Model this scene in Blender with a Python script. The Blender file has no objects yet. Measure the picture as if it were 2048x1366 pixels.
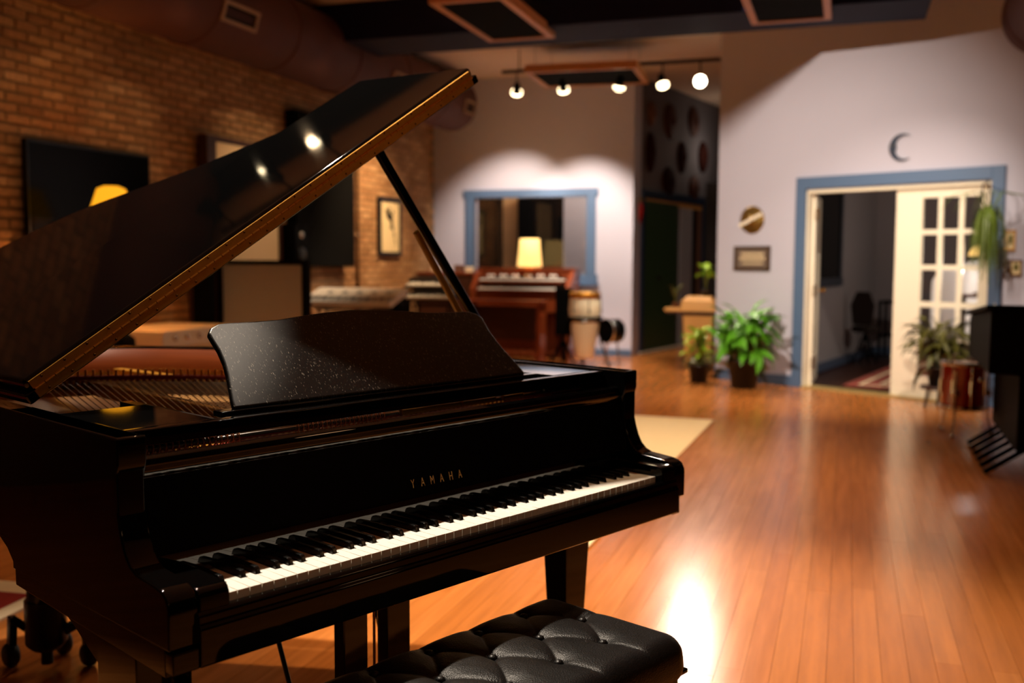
import bpy, bmesh, math, random
from mathutils import Vector, Matrix
random.seed(7)
PI = math.pi
sc = bpy.context.scene
COL = bpy.context.collection

# ------------------------------------------------------------------ camera
# World: x runs along the brick wall away from the camera, y towards the brick wall, z up, metres.
def cam_axes(yaw, pitch, roll):
    f = Vector((math.cos(pitch)*math.cos(yaw), math.cos(pitch)*math.sin(yaw), math.sin(pitch)))
    r = f.cross(Vector((0, 0, 1))).normalized()
    d = f.cross(r)
    c, s = math.cos(roll), math.sin(roll)
    return c*r + s*d, -s*r + c*d, f
cd = bpy.data.cameras.new('camera')
cam = bpy.data.objects.new('camera', cd); COL.objects.link(cam)
CAM = Vector((-1.353, -0.947, 1.30))
cr, cdn, cf = cam_axes(math.radians(42.843-24.3), math.radians(-4.683), math.radians(-0.234))
M = Matrix((cr, -cdn, -cf)).transposed().to_4x4(); M.translation = CAM
cam.matrix_world = M
cd.sensor_width = 36; cd.lens = 34.92; cd.clip_start = 0.05; cd.clip_end = 60
cd.dof.use_dof = True; cd.dof.focus_distance = 1.98; cd.dof.aperture_fstop = 2.5
sc.camera = cam

# ------------------------------------------------------------------ world, exposure, ceiling spots
w = bpy.data.worlds.new('world'); sc.world = w; w.use_nodes = True
w.node_tree.nodes['Background'].inputs[0].default_value = (1.0, 0.72, 0.5, 1)
w.node_tree.nodes['Background'].inputs[1].default_value = 0.012
sc.view_settings.view_transform = 'Standard'; sc.view_settings.look = 'None'
sc.view_settings.exposure = 0.0; sc.view_settings.gamma = 1.0; sc.view_settings.use_curve_mapping = False

WARM = (1.0, 0.66, 0.36); SOFT = (1.0, 0.83, 0.65); AMB = (1.0, 0.52, 0.24)
def spot(loc, at, power, cone=60, blend=0.6, col=WARM, r=0.03):
    l = bpy.data.lights.new('spot_light', 'SPOT'); l.energy = power; l.color = col
    l.spot_size = math.radians(cone); l.spot_blend = blend; l.shadow_soft_size = r
    o = bpy.data.objects.new('spot_light', l); COL.objects.link(o); o.location = loc
    o.rotation_euler = (Vector(at)-Vector(loc)).to_track_quat('-Z', 'Y').to_euler()
    return o
def point(loc, power, col=WARM, r=0.05):
    l = bpy.data.lights.new('point_light', 'POINT'); l.energy = power; l.color = col; l.shadow_soft_size = r
    o = bpy.data.objects.new('point_light', l); COL.objects.link(o); o.location = loc
    return o
# ceiling spots over and around the piano (out of frame)
spot((1.30, 0.95, 3.62), (0.95, -0.1, 0.5), 800, 74, 0.5, SOFT, 0.045)
spot((2.3, 0.15, 3.62), (2.2, 0.1, 0.0), 370, 58, 1.0, WARM, 0.04)
spot((4.5, -0.3, 3.40), (4.2, 0.2, 0.0), 330, 80, 0.9, WARM, 0.04)
spot((6.9, 0.9, 3.62), (6.4, 0.8, 0.0), 300, 80, 0.9, WARM, 0.04)
# unseen spots added to light the double-door wall and the plants
spot((4.85, 1.0, 3.45), (9.2, -0.4, 1.35), 900, 70, 1.0, SOFT, 0.008)
spot((6.3, -1.6, 3.62), (8.8, -1.2, 0.6), 330, 62, 0.9, SOFT, 0.05)
# brick wall washers
spot((4.9, 3.0, 3.60), (5.45, 4.68, 2.35), 30, 30, 0.9, WARM, 0.03)
spot((7.4, 3.0, 3.60), (7.2, 4.68, 1.5), 100, 58, 0.9, WARM, 0.03)
spot((9.4, 3.2, 3.60), (9.7, 4.68, 1.1), 560, 75, 0.9, WARM, 0.04)
spot((1.56, -0.60, 3.60), (0.33, 0.29, 1.17), 85, 9.5, 1.0, SOFT, 0.03)  # added narrow spot, only for the sheen on the music desk
spot((7.5, 2.3, 3.6), (8.3, 3.85, 0.8), 420, 40, 0.8, SOFT, 0.03)  # added to brighten the silver keyboard, no fixture modelled
# added warm fill lights behind the camera, no known lamps there
point((-2.2, -2.6, 2.3), 9, AMB, 0.15)
point((1.5, -4.6, 2.6), 8, AMB, 0.2)
# the five heads of the visible track (lamps sit in front of their bulbs)
TRACK = [(2.88, (11.9, 3.55, 1.6), 330, 62), (2.30, (11.9, 2.45, 1.5), 420, 60), (1.62, (10.7, 2.2, 0.5), 460, 50),
         (1.12, (9.4, 0.2, 0.0), 300, 66), (0.69, (3.2, -0.55, 0.0), 260, 50)]
for v, at, p, cone in TRACK:
    L = Vector((10.2, v, 3.33)); d = (Vector(at)-L).normalized()
    spot(L + d*0.09, at, p, cone, 0.8, SOFT, 0.03)
TRACK2 = [(3.50, (4.6, 4.68, 1.8), 14, 60), (2.92, (3.2, 3.4, 0.0), 60, 75), (2.45, (1.2, 1.9, 0.9), 45, 60)]
for v, at, p, cone in TRACK2:
    L = Vector((3.30, v, 3.33)); d = (Vector(at)-L).normalized()
    spot(L + d*0.09, at, p, cone, 0.8, WARM, 0.03)
# table lamps
point((11.36, 3.08, 1.40), 22, (1.0, 0.62, 0.28), 0.06)
point((4.70, 4.20, 1.68), 30, (1.0, 0.46, 0.12), 0.06)
# room behind the window, room behind the double door
point((12.6, 2.7, 2.9), 75, SOFT, 0.2)
point((11.2, -3.0, 1.5), 26, SOFT, 0.04)
point((14.5, 0.9, 3.0), 5, SOFT, 0.2)

# ------------------------------------------------------------------ materials
def lin(c):
    return tuple((x/255/12.92 if x/255 <= 0.04045 else ((x/255+0.055)/1.055)**2.4) for x in c)
def mat(name, c, rough=0.5, metal=0.0, coat=0.0, spec=0.5, var=0.0, vscale=8.0, bump=0.0, bscale=60.0, emit=0, ecol=None, stretch=None, trans=0.0, alpha=1.0):
    m = bpy.data.materials.new(name); m.use_nodes = True
    nt = m.node_tree; b = nt.nodes['Principled BSDF']; c = lin(c)
    b.inputs['Base Color'].default_value = (*c, 1); b.inputs['Roughness'].default_value = rough
    b.inputs['Metallic'].default_value = metal; b.inputs['Coat Weight'].default_value = coat
    b.inputs['Coat Roughness'].default_value = 0.04
    b.inputs['Specular IOR Level'].default_value = spec
    b.inputs['Transmission Weight'].default_value = trans
    if emit:
        b.inputs['Emission Color'].default_value = (*lin(ecol or (255, 255, 255)), 1); b.inputs['Emission Strength'].default_value = emit
    def coord(scale):
        t = nt.nodes.new('ShaderNodeTexCoord'); mp = nt.nodes.new('ShaderNodeMapping')
        mp.inputs['Scale'].default_value = [scale*s for s in (stretch or (1, 1, 1))]
        nt.links.new(t.outputs['Object'], mp.inputs['Vector']); return mp.outputs[0]
    n = nt.nodes.new('ShaderNodeTexNoise'); n.inputs['Detail'].default_value = 5
    n.inputs['Scale'].default_value = 1; nt.links.new(coord(vscale), n.inputs['Vector'])
    if var:
        r = nt.nodes.new('ShaderNodeMix'); r.data_type = 'RGBA'
        r.inputs['A'].default_value = (*[x*(1-var) for x in c], 1); r.inputs['B'].default_value = (*[min(1, x*(1+var)) for x in c], 1)
        nt.links.new(n.outputs['Fac'], r.inputs['Factor']); nt.links.new(r.outputs['Result'], b.inputs['Base Color'])
    if bump:
        n2 = nt.nodes.new('ShaderNodeTexNoise'); n2.inputs['Scale'].default_value = 1; n2.inputs['Detail'].default_value = 4
        nt.links.new(coord(bscale), n2.inputs['Vector'])
        bp = nt.nodes.new('ShaderNodeBump'); bp.inputs['Strength'].default_value = bump; bp.inputs['Distance'].default_value = 0.002
        nt.links.new(n2.outputs['Fac'], bp.inputs['Height']); nt.links.new(bp.outputs[0], b.inputs['Normal'])
    return m
def attr_mat(name, cols, rough, bump=0.3, bscale=40, coat=0.0, grain=None, rvar=0.0, lo_=0.8):
    """piece material: colour picked per piece from the 'rnd' attribute, plus fine grain"""
    m = bpy.data.materials.new(name); m.use_nodes = True; nt = m.node_tree; b = nt.nodes['Principled BSDF']
    b.inputs['Roughness'].default_value = rough; b.inputs['Coat Weight'].default_value = coat
    a = nt.nodes.new('ShaderNodeAttribute'); a.attribute_name = 'rnd'
    rp = nt.nodes.new('ShaderNodeValToRGB'); cr_ = rp.color_ramp
    while len(cr_.elements) < len(cols): cr_.elements.new(0.5)
    for i, c in enumerate(cols):
        cr_.elements[i].position = i/(len(cols)-1); cr_.elements[i].color = (*lin(c), 1)
    nt.links.new(a.outputs['Fac'], rp.inputs[0])
    g = nt.nodes.new('ShaderNodeNewGeometry'); mp = nt.nodes.new('ShaderNodeMapping'); mp.inputs['Scale'].default_value = grain or (1, 1, 1)
    nt.links.new(g.outputs['Position'], mp.inputs[0])
    n = nt.nodes.new('ShaderNodeTexNoise'); n.inputs['Scale'].default_value = bscale; n.inputs['Detail'].default_value = 5
    nt.links.new(mp.outputs[0], n.inputs['Vector'])
    mr = nt.nodes.new('ShaderNodeMapRange'); mr.inputs[1].default_value = 0.3; mr.inputs[2].default_value = 0.7
    mr.inputs[3].default_value = lo_; mr.inputs[4].default_value = 2-lo_; nt.links.new(n.outputs['Fac'], mr.inputs[0])
    mx = nt.nodes.new('ShaderNodeVectorMath'); mx.operation = 'SCALE'
    nt.links.new(rp.outputs[0], mx.inputs[0]); nt.links.new(mr.outputs[0], mx.inputs['Scale'])
    nt.links.new(mx.outputs[0], b.inputs['Base Color'])
    bp = nt.nodes.new('ShaderNodeBump'); bp.inputs['Strength'].default_value = bump; bp.inputs['Distance'].default_value = 0.003
    nt.links.new(n.outputs['Fac'], bp.inputs['Height']); nt.links.new(bp.outputs[0], b.inputs['Normal'])
    if rvar:
        mr2 = nt.nodes.new('ShaderNodeMapRange'); mr2.inputs[3].default_value = rough-rvar; mr2.inputs[4].default_value = rough+rvar
        nt.links.new(n.outputs['Fac'], mr2.inputs[0]); nt.links.new(mr2.outputs[0], b.inputs['Roughness'])
    return m
K = dict(
 lacquer=mat('black_lacquer', (4, 4, 4), 0.045, spec=0.30, bump=0.004, bscale=7),
 fallb=mat('fallboard_lacquer', (4, 4, 4), 0.02, spec=0.6),
 satin=mat('satin_black', (5, 5, 5), 0.3, spec=0.3),
 maskwood=mat('mask_wood', (48, 18, 12), 0.9, spec=0.1),
 black=mat('matt_black', (3, 3, 3), 0.6, spec=0.06),
 ivory=mat('white_key', (250, 246, 236), 0.22, spec=0.4),
 woodside=mat('key_wood', (190, 150, 100), 0.6),
 ebony=mat('ebony_key', (12, 12, 12), 0.22),
 brass=mat('brass', (208, 150, 58), 0.38, metal=0.82, var=0.15, vscale=30, bump=0.15, bscale=120),
 brassdark=mat('brass_screw', (110, 76, 30), 0.3, metal=1.0),
 gold=mat('gold_iron_plate', (196, 140, 44), 0.38, metal=0.85, bump=0.1, bscale=40),
 goldletter=mat('gold_lettering', (196, 156, 84), 0.5, metal=0.2),
 mahog=mat('mahogany_veneer', (92, 40, 12), 0.30, coat=0.4, var=0.35, vscale=5, stretch=(1, 1, 14)),
 spruce=mat('spruce_soundboard', (190, 140, 80), 0.5, var=0.15, vscale=4, stretch=(14, 1, 1)),
 felt=mat('red_felt', (150, 40, 26), 0.95, bump=0.4, bscale=300),
 copper=mat('copper_wire', (236, 140, 80), 0.4, metal=0.4),
 steel=mat('steel', (190, 188, 184), 0.25, metal=1.0),
 chrome=mat('chrome', (225, 225, 225), 0.08, metal=1.0),
 rubber=mat('rubber', (16, 15, 15), 0.6),
 bluetrim=mat('blue_trim_paint', (84, 110, 146), 0.5, bump=0.06),
 bluebeam=mat('blue_beam_paint', (10, 13, 48), 0.7, spec=0.2),
 wall=mat('lilac_white_paint', (196, 194, 212), 0.75, var=0.03, vscale=2, bump=0.08, bscale=90),
 ceil=mat('ceiling_paint', (214, 188, 168), 0.9, var=0.04, vscale=2, bump=0.05),
 cream=mat('cream_paint', (252, 242, 220), 0.4, bump=0.05),
 duct=mat('rust_duct_paint', (74, 30, 12), 0.75, var=0.2, vscale=3),
 darkwood=mat('dark_wood', (56, 26, 14), 0.4, var=0.3, vscale=5, stretch=(1, 1, 10)),
 organwood=mat('organ_walnut', (120, 52, 22), 0.32, coat=0.3, var=0.3, vscale=5, stretch=(1, 10, 1)),
 panelwood=mat('oak_frame', (196, 132, 78), 0.45, var=0.2, vscale=6, stretch=(1, 8, 1)),
 blackfab=mat('black_fabric', (5, 5, 5), 0.95, spec=0.1, bump=0.3, bscale=300),
 greyfab=mat('grey_fabric', (168, 170, 184), 0.95, var=0.05, vscale=30, bump=0.3, bscale=300),
 creamfab=mat('cream_fabric', (236, 212, 172), 0.95, bump=0.3, bscale=300),
 screen=mat('tv_screen', (2, 2, 2), 0.2, spec=0.06),
 paper=mat('cream_paper', (226, 206, 160), 0.8),
 ink=mat('black_ink', (24, 22, 20), 0.7),
 natural=mat('natural_maple', (255, 238, 205), 0.3, coat=0.3, var=0.1, vscale=4),
 skin=mat('drum_skin', (238, 214, 176), 0.5),
 tan=mat('tan_laminate', (206, 150, 78), 0.5, var=0.08, vscale=3),
 pot=mat('dark_pot', (30, 22, 18), 0.4),
 clay=mat('clay_pot', (110, 70, 50), 0.7),
 soil=mat('soil', (30, 20, 14), 0.95),
 leaf=mat('bright_leaf', (84, 150, 28), 0.42, var=0.35, vscale=6),
 leaf2=mat('lime_leaf', (150, 190, 40), 0.45, var=0.3, vscale=6),
 leafd=mat('olive_leaf', (86, 84, 22), 0.5, var=0.4, vscale=6),
 leafh=mat('drooping_leaf', (96, 116, 40), 0.45, var=0.4, vscale=6),
 red=mat('red_sparkle_lacquer', (170, 14, 10), 0.12, coat=1.0),
 greend=mat('green_door_paint', (36, 60, 30), 0.5),
 navy=mat('navy_paint', (20, 40, 66), 0.4, bump=0.05),
 silver=mat('silver_plastic', (240, 230, 214), 0.4),
 dark=mat('dark_wall', (34, 24, 20), 0.8),
 greywall=mat('grey_wall_paint', (150, 146, 152), 0.8, bump=0.05),
 rugc=mat('cream_rug', (244, 226, 188), 0.95, var=0.06, vscale=20, bump=0.5, bscale=200),
 rugr=mat('red_rug', (150, 26, 18), 0.95, var=0.2, vscale=20, bump=0.5, bscale=200),
 rugp=mat('faded_red_rug', (150, 70, 58), 0.95, var=0.5, vscale=6, bump=0.5, bscale=200),
 goldpaint=mat('antique_gold', (150, 118, 60), 0.35, metal=0.8, var=0.3, vscale=20),
 plaque=mat('plaque_bronze', (72, 50, 32), 0.5),
 plaqin=mat('plaque_field', (112, 96, 86), 0.6),
 bulb=mat('bulb_glow', (255, 240, 210), 0.5, emit=22, ecol=(255, 238, 200)),
 bulb2=mat('bulb_glow_soft', (255, 240, 210), 0.5, emit=9, ecol=(255, 228, 180)),
 shade=mat('lamp_shade', (240, 200, 130), 0.8, emit=1.55, ecol=(255, 205, 120)),
 shade2=mat('amber_lamp_shade', (230, 160, 60), 0.8, emit=1.15, ecol=(255, 170, 30)),
 violet=mat('violet_bulb', (120, 90, 255), 0.5, emit=2.2, ecol=(120, 90, 255)),
 threshold=mat('brass_threshold', (196, 170, 110), 0.4, metal=0.3),
)
# leather: pebble grain and soft wrinkles
def leather():
    m = mat('black_leather', (8, 7, 7), 0.43, spec=0.27); nt = m.node_tree; b = nt.nodes['Principled BSDF']
    t = nt.nodes.new('ShaderNodeTexCoord')
    v = nt.nodes.new('ShaderNodeTexVoronoi'); v.inputs['Scale'].default_value = 330; nt.links.new(t.outputs['Object'], v.inputs['Vector'])
    n = nt.nodes.new('ShaderNodeTexNoise'); n.inputs['Scale'].default_value = 26; n.inputs['Detail'].default_value = 6; n.inputs['Distortion'].default_value = 1.2
    nt.links.new(t.outputs['Object'], n.inputs['Vector'])
    b1 = nt.nodes.new('ShaderNodeBump'); b1.inputs['Strength'].default_value = 0.5; b1.inputs['Distance'].default_value = 0.001
    nt.links.new(v.outputs['Distance'], b1.inputs['Height'])
    b2 = nt.nodes.new('ShaderNodeBump'); b2.inputs['Strength'].default_value = 0.15; b2.inputs['Distance'].default_value = 0.004
    nt.links.new(n.outputs['Fac'], b2.inputs['Height']); nt.links.new(b1.outputs[0], b2.inputs['Normal']); nt.links.new(b2.outputs[0], b.inputs['Normal'])
    return m
K['leather'] = leather()
# worn lacquer of the music desk: hairline scratches are pale specks and rougher film
def scratched():
    m = mat('scratched_lacquer', (4, 4, 4), 0.2, spec=0.35); nt = m.node_tree; b = nt.nodes['Principled BSDF']
    t = nt.nodes.new('ShaderNodeTexCoord')
    tot = None
    for ang, sx, sy, th, sd in ((0.5, 700, 90, 0.74, 0), (-0.7, 640, 80, 0.745, 5), (1.3, 680, 110, 0.745, 9)):
        mp = nt.nodes.new('ShaderNodeMapping'); mp.inputs['Rotation'].default_value = (0, 0, ang)
        mp.inputs['Scale'].default_value = (sx, sy, 40); mp.inputs['Location'].default_value = (sd, sd*2, 0)
        nt.links.new(t.outputs['Object'], mp.inputs[0])
        n = nt.nodes.new('ShaderNodeTexNoise'); n.inputs['Scale'].default_value = 1; n.inputs['Detail'].default_value = 1
        nt.links.new(mp.outputs[0], n.inputs['Vector'])
        r = nt.nodes.new('ShaderNodeMapRange'); r.inputs[1].default_value = th-0.03; r.inputs[2].default_value = th+0.03
        nt.links.new(n.outputs['Fac'], r.inputs[0])
        if tot is None: tot = r.outputs[0]
        else:
            a = nt.nodes.new('ShaderNodeMath'); a.operation = 'MAXIMUM'
            nt.links.new(tot, a.inputs[0]); nt.links.new(r.outputs[0], a.inputs[1]); tot = a.outputs[0]
    mx = nt.nodes.new('ShaderNodeMix'); mx.data_type = 'RGBA'; mx.inputs['A'].default_value = (*lin((6, 5, 5)), 1); mx.inputs['B'].default_value = (*lin((190, 180, 165)), 1)
    nt.links.new(tot, mx.inputs['Factor']); nt.links.new(mx.outputs['Result'], b.inputs['Base Color'])
    n = nt.nodes.new('ShaderNodeTexNoise'); n.inputs['Scale'].default_value = 700; n.inputs['Detail'].default_value = 2
    nt.links.new(t.outputs['Object'], n.inputs['Vector'])
    bp = nt.nodes.new('ShaderNodeBump'); bp.inputs['Strength'].default_value = 0.25; bp.inputs['Distance'].default_value = 0.0006
    nt.links.new(n.outputs['Fac'], bp.inputs['Height']); nt.links.new(bp.outputs[0], b.inputs['Normal'])
    b.inputs['Roughness'].default_value = 0.33
    return m
K['desk'] = scratched()
def glass():
    m = bpy.data.materials.new('window_glass'); m.use_nodes = True; nt = m.node_tree; nt.nodes.clear()
    o = nt.nodes.new('ShaderNodeOutputMaterial'); mx = nt.nodes.new('ShaderNodeMixShader')
    t = nt.nodes.new('ShaderNodeBsdfTransparent'); g = nt.nodes.new('ShaderNodeBsdfGlossy'); g.inputs['Roughness'].default_value = 0.03
    f = nt.nodes.new('ShaderNodeFresnel'); f.inputs['IOR'].default_value = 1.5
    nt.links.new(f.outputs[0], mx.inputs[0]); nt.links.new(t.outputs[0], mx.inputs[1]); nt.links.new(g.outputs[0], mx.inputs[2]); nt.links.new(mx.outputs[0], o.inputs[0])
    return m
K['glass'] = glass()
K['plank'] = attr_mat('floor_plank_varnish', [(176, 106, 48), (186, 114, 54), (192, 120, 60), (180, 108, 50)], 0.21, bump=0.012, bscale=6, grain=(0.35, 5, 1), rvar=0.04, lo_=0.86)
K['brick'] = attr_mat('old_brick', [(164, 120, 78), (182, 136, 92), (148, 104, 64), (194, 152, 108), (158, 114, 70)], 0.85, bump=0.6, bscale=30)
K['mortar'] = mat('mortar', (118, 98, 68), 0.9, bump=0.5, bscale=60)

# ------------------------------------------------------------------ mesh helpers
class MB:
    def __init__(s): s.v = []; s.f = []; s.sm = []; s.rnd = []
    def add(s, vs, fs, sm=False, rnd=0.0):
        o = len(s.v); s.v += [tuple(x) for x in vs]
        for f in fs: s.f.append(tuple(i+o for i in f)); s.sm.append(sm); s.rnd.append(rnd)
        return s
    def box(s, x0, x1, y0, y1, z0, z1, rnd=0.0):
        return s.add([(x0,y0,z0),(x1,y0,z0),(x1,y1,z0),(x0,y1,z0),(x0,y0,z1),(x1,y0,z1),(x1,y1,z1),(x0,y1,z1)],
                     [(0,3,2,1),(4,5,6,7),(0,1,5,4),(1,2,6,5),(2,3,7,6),(3,0,4,7)], rnd=rnd)
    def prism(s, pts, axis, a, b, sm=False):
        """closed polygon of (p,q) extruded along axis ('x': pts are (y,z); 'y': (x,z); 'z': (x,y))"""
        n = len(pts)
        def P(p, t): return {'x': (t, p[0], p[1]), 'y': (p[0], t, p[1]), 'z': (p[0], p[1], t)}[axis]
        s.add([P(p, a) for p in pts]+[P(p, b) for p in pts], [tuple(range(n))[::-1], tuple(range(n, 2*n))])
        o = len(s.v)-2*n
        for i in range(n):
            j = (i+1) % n; s.f.append((o+i, o+j, o+n+j, o+n+i)); s.sm.append(sm); s.rnd.append(0)
        return s
    def tube(s, pts, r, n=10, cap=True):
        pts = [Vector(p) for p in pts]; rs = r if isinstance(r, (list, tuple)) else [r]*len(pts); rings = []
        for i, p in enumerate(pts):
            d = (pts[min(i+1, len(pts)-1)]-pts[max(i-1, 0)]).normalized()
            a = d.cross(Vector((0, 0, 1)) if abs(d.z) < .95 else Vector((1, 0, 0))).normalized(); b = d.cross(a)
            rings.append([p+(a*math.cos(2*PI*k/n)+b*math.sin(2*PI*k/n))*rs[i] for k in range(n)])
        vs = [v for g in rings for v in g]; fs = []
        for i in range(len(pts)-1):
            for k in range(n): fs.append((i*n+k, i*n+(k+1) % n, (i+1)*n+(k+1) % n, (i+1)*n+k))
        s.add(vs, fs, True)
        if cap:
            s.add(rings[0], [tuple(range(n))[::-1]]); s.add(rings[-1], [tuple(range(n))])
        return s
    def lathe(s, prof, c=(0,0,0), n=32, axis='z'):
        vs = []; fs = []
        for r, h in prof:
            for k in range(n):
                a = 2*PI*k/n; p = (r*math.cos(a), r*math.sin(a), h)
                if axis == 'x': p = (h, p[0], p[1])
                if axis == 'y': p = (p[0], h, p[1])
                vs.append((p[0]+c[0], p[1]+c[1], p[2]+c[2]))
        for i in range(len(prof)-1):
            for k in range(n): fs.append((i*n+k, i*n+(k+1) % n, (i+1)*n+(k+1) % n, (i+1)*n+k))
        return s.add(vs, fs, True)
    def build(s, name, m, parent=None, bevel=0, seg=2, loc=None, rz=0, auto=False):
        me = bpy.data.meshes.new(name); me.from_pydata(s.v, [], s.f); me.update()
        me.polygons.foreach_set('use_smooth', s.sm)
        if any(s.rnd):
            a = me.attributes.new('rnd', 'FLOAT', 'FACE'); a.data.foreach_set('value', s.rnd)
        me.materials.append(K[m] if isinstance(m, str) else m)
        bm = bmesh.new(); bm.from_mesh(me); bmesh.ops.recalc_face_normals(bm, faces=bm.faces); bm.to_mesh(me); bm.free()
        o = bpy.data.objects.new(name, me); COL.objects.link(o)
        if parent: o.parent = parent
        if loc: o.location = loc
        if rz: o.rotation_euler = (0, 0, rz)
        if bevel:
            b = o.modifiers.new('bevel', 'BEVEL'); b.width = bevel; b.segments = seg; b.limit_method = 'ANGLE'; b.angle_limit = math.radians(35)
            b.harden_normals = False
            for p in me.polygons: p.use_smooth = True
            o.modifiers.new('wn', 'WEIGHTED_NORMAL').keep_sharp = True
        return o
def tag(o, label, cat, group=None, kind=None):
    o['label'] = label; o['category'] = cat
    if group: o['group'] = group
    if kind: o['kind'] = kind
    return o
def thing(name, label, cat, loc=(0,0,0), rz=0, group=None):
    o = bpy.data.objects.new(name, None); COL.objects.link(o); o.location = loc; o.rotation_euler = (0, 0, rz)
    o.empty_display_size = 0.1
    return tag(o, label, cat, group)
def struct(o): o['kind'] = 'structure'; return o
def B(*a): return MB().box(*a)
def part_copy(src, parent, loc=None, rot=None, scale=None, name=None):
    c = src.copy(); COL.objects.link(c); c.parent = parent
    if loc is not None: c.location = loc
    if rot is not None: c.rotation_euler = rot
    if scale is not None: c.scale = scale
    return c

# ================================================================== THE ROOM
# angled right-hand wall: starts at DW0 and runs in direction DD
DA = math.radians(62.3)
DW0 = Vector((9.33, -0.449, 0)); DD = Vector((-math.cos(DA), -math.sin(DA), 0)); DN = Vector((math.sin(DA), -math.cos(DA), 0))  # DN points out of the room
DRZ = math.atan2(DD.y, DD.x)     # local x along the wall, local +y = room side
def onwall(s, off=0.0, z=0.0): p = DW0+DD*s-DN*off; return (p.x, p.y, z)
H = 3.82
def ux(v): return 9.33+(v+0.449)*0.465/0.885
# floor
fl = struct(B(-3.0, 16.0, -6.0, 5.0, -0.06, -0.012).build('floor', 'darkwood'))
planks = []
v = -5.6; wv = 0.0835; row = 0
while v < 4.68:
    vc = v+wv/2
    umax = (ux(vc)+0.02) if vc < 0.41 else (11.9 if vc > 1.79 else 15.4)
    u = -2.6-random.random()*1.6
    while u < umax:
        L = random.uniform(0.9, 2.1); u1 = min(u+L, umax)
        if u1-u > 0.12: planks.append((max(u, -2.6), u1, v, v+wv, random.uniform(0.02, 1)))
        u += L
    v += wv; row += 1
def vis_rank(p):
    c = Vector(((p[0]+p[1])/2, (p[2]+p[3])/2, 0)); d = c-CAM
    z = d.dot(cf)
    if z < 0.8: return -1
    x = d.dot(cr)/z; y = d.dot(cdn)/z
    if abs(x) > 0.62 or abs(y) > 0.50: return -1/z
    if x < -0.16 and z < 6.5: return 0.2/z
    return (p[1]-p[0])/z/z
planks.sort(key=vis_rank, reverse=True)
def plank_mb(mb, p):
    g = 0.0006; h = 0.0 + (p[4]-0.5)*0.0004
    mb.box(p[0]+g, p[1]-g, p[2]+g, p[3]-g, -0.02, h, rnd=p[4]); return mb
for p in planks[:300]: plank_mb(MB(), p).build('floor_plank', 'plank', fl)
rest = MB()
for p in planks[300:]: plank_mb(rest, p)
o = rest.build('floor_planks', 'plank', fl); o['kind'] = 'stuff'
struct(B(-3.0, 16.0, -6.0, 5.2, H, H+0.1).build('ceiling', 'ceil'))
# brick wall
wl = struct(B(-3.0, 11.95, 4.69, 4.9, 0, H).build('wall_left', 'mortar'))
bl, bh, gp = 0.213, 0.062, 0.0125
variants = []
for i in range(10):
    mb = MB(); c = random.random()
    def j(): return random.uniform(-0.003, 0.003)
    x0, x1, z0, z1 = j(), bl+j(), j(), bh+j(); d = 0.012+random.uniform(-.003, .004)
    mb.add([(x0,0.01,z0),(x1,0.01,z0+j()),(x1,0.01,z1),(x0,0.01,z1+j()),(x0+.004,-d,z0+.004),(x1-.004,-d+j(),z0+.004),(x1-.004,-d,z1-.004),(x0+.004,-d+j(),z1-.004)],
           [(0,3,2,1),(4,5,6,7),(0,1,5,4),(1,2,6,5),(2,3,7,6),(3,0,4,7)], rnd=0.03+0.95*i/9)
    variants.append(mb)
bricks = []
r = 0; z = 0.02
while z < 3.60:
    u = 2.2 + (0.5*(bl+gp) if r % 2 else 0)
    while u < 11.72:
        bricks.append((u, z, random.randrange(10))); u += bl+gp
    z += bh+gp; r += 1
def brank(b):
    c = Vector((b[0]+.1, 4.68, b[1])); d = c-CAM; z_ = d.dot(cf); x = d.dot(cr)/z_; y = d.dot(cdn)/z_
    ok = -0.53 < x < -0.05 and -0.36 < y < 0.05
    covered = (4.3 < b[0] < 5.5 and b[1] < 2.1) or (6.2 < b[0] < 7.6 and b[1] < 2.4) or (7.8 < b[0] < 9.1 and b[1] < 2.8) or b[1] > 3.1+0.0*b[0]
    return ((0 if ok and not covered else 100)+z_)
bricks.sort(key=brank)
vm = []
rest = MB()
for k, (u, z, i) in enumerate(bricks):
    if k < 300:
        while len(vm) < 10: vm.append(None)
        if vm[i] is None:
            o = variants[i].build('brick', 'brick', wl); vm[i] = o
        else:
            o = vm[i].copy(); COL.objects.link(o)
        o.location = (u, 4.69, z)
    else:
        mb = variants[i]
        rest.add([(a+u, b_+4.69, c+z) for a, b_, c in mb.v], mb.f, rnd=mb.rnd[0])
o = rest.build('bricks', 'brick', wl); o['kind'] = 'stuff'
# window wall (u = 11.9), opening v 2.43..4.07, z 1.11..2.17
wb = MB(); U0, U1 = 11.9, 12.05
wb.box(U0, U1, 4.07, 4.9, 0, H).box(U0, U1, 1.79, 2.43, 0, H).box(U0, U1, 2.43, 4.07, 0, 1.11).box(U0, U1, 2.43, 4.07, 2.17, H)
wb.box(U1, 12.42, 1.79, 1.94, 0, H)
wbk = struct(wb.build('wall_back', 'wall'))
win = struct(bpy.data.objects.new('window_1', None)); COL.objects.link(win); win.location = (11.9, 3.25, 1.64)
fr = MB(); t = 0.13
fr.box(-0.03, 0.05, -0.98, 0.98, 0.53, 0.64).box(-0.03, 0.05, -0.98, 0.98, -0.66, -0.53).box(-0.03, 0.05, -0.95, -0.82, -0.53, 0.53).box(-0.03, 0.05, 0.82, 0.95, -0.53, 0.53)
fr.build('window_frame', 'bluetrim', win, bevel=0.006)
B(-0.07, 0.02, -1.0, 1.0, -0.68, -0.655).build('window_sill', 'bluetrim', win)
B(0.06, 0.068, -0.82, 0.82, -0.53, 0.53).build('pane', 'glass', win)
struct(B(11.88, 11.9, 1.79, 4.68, 0.0, 0.09).build('baseboard_back', 'bluetrim'))
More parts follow.
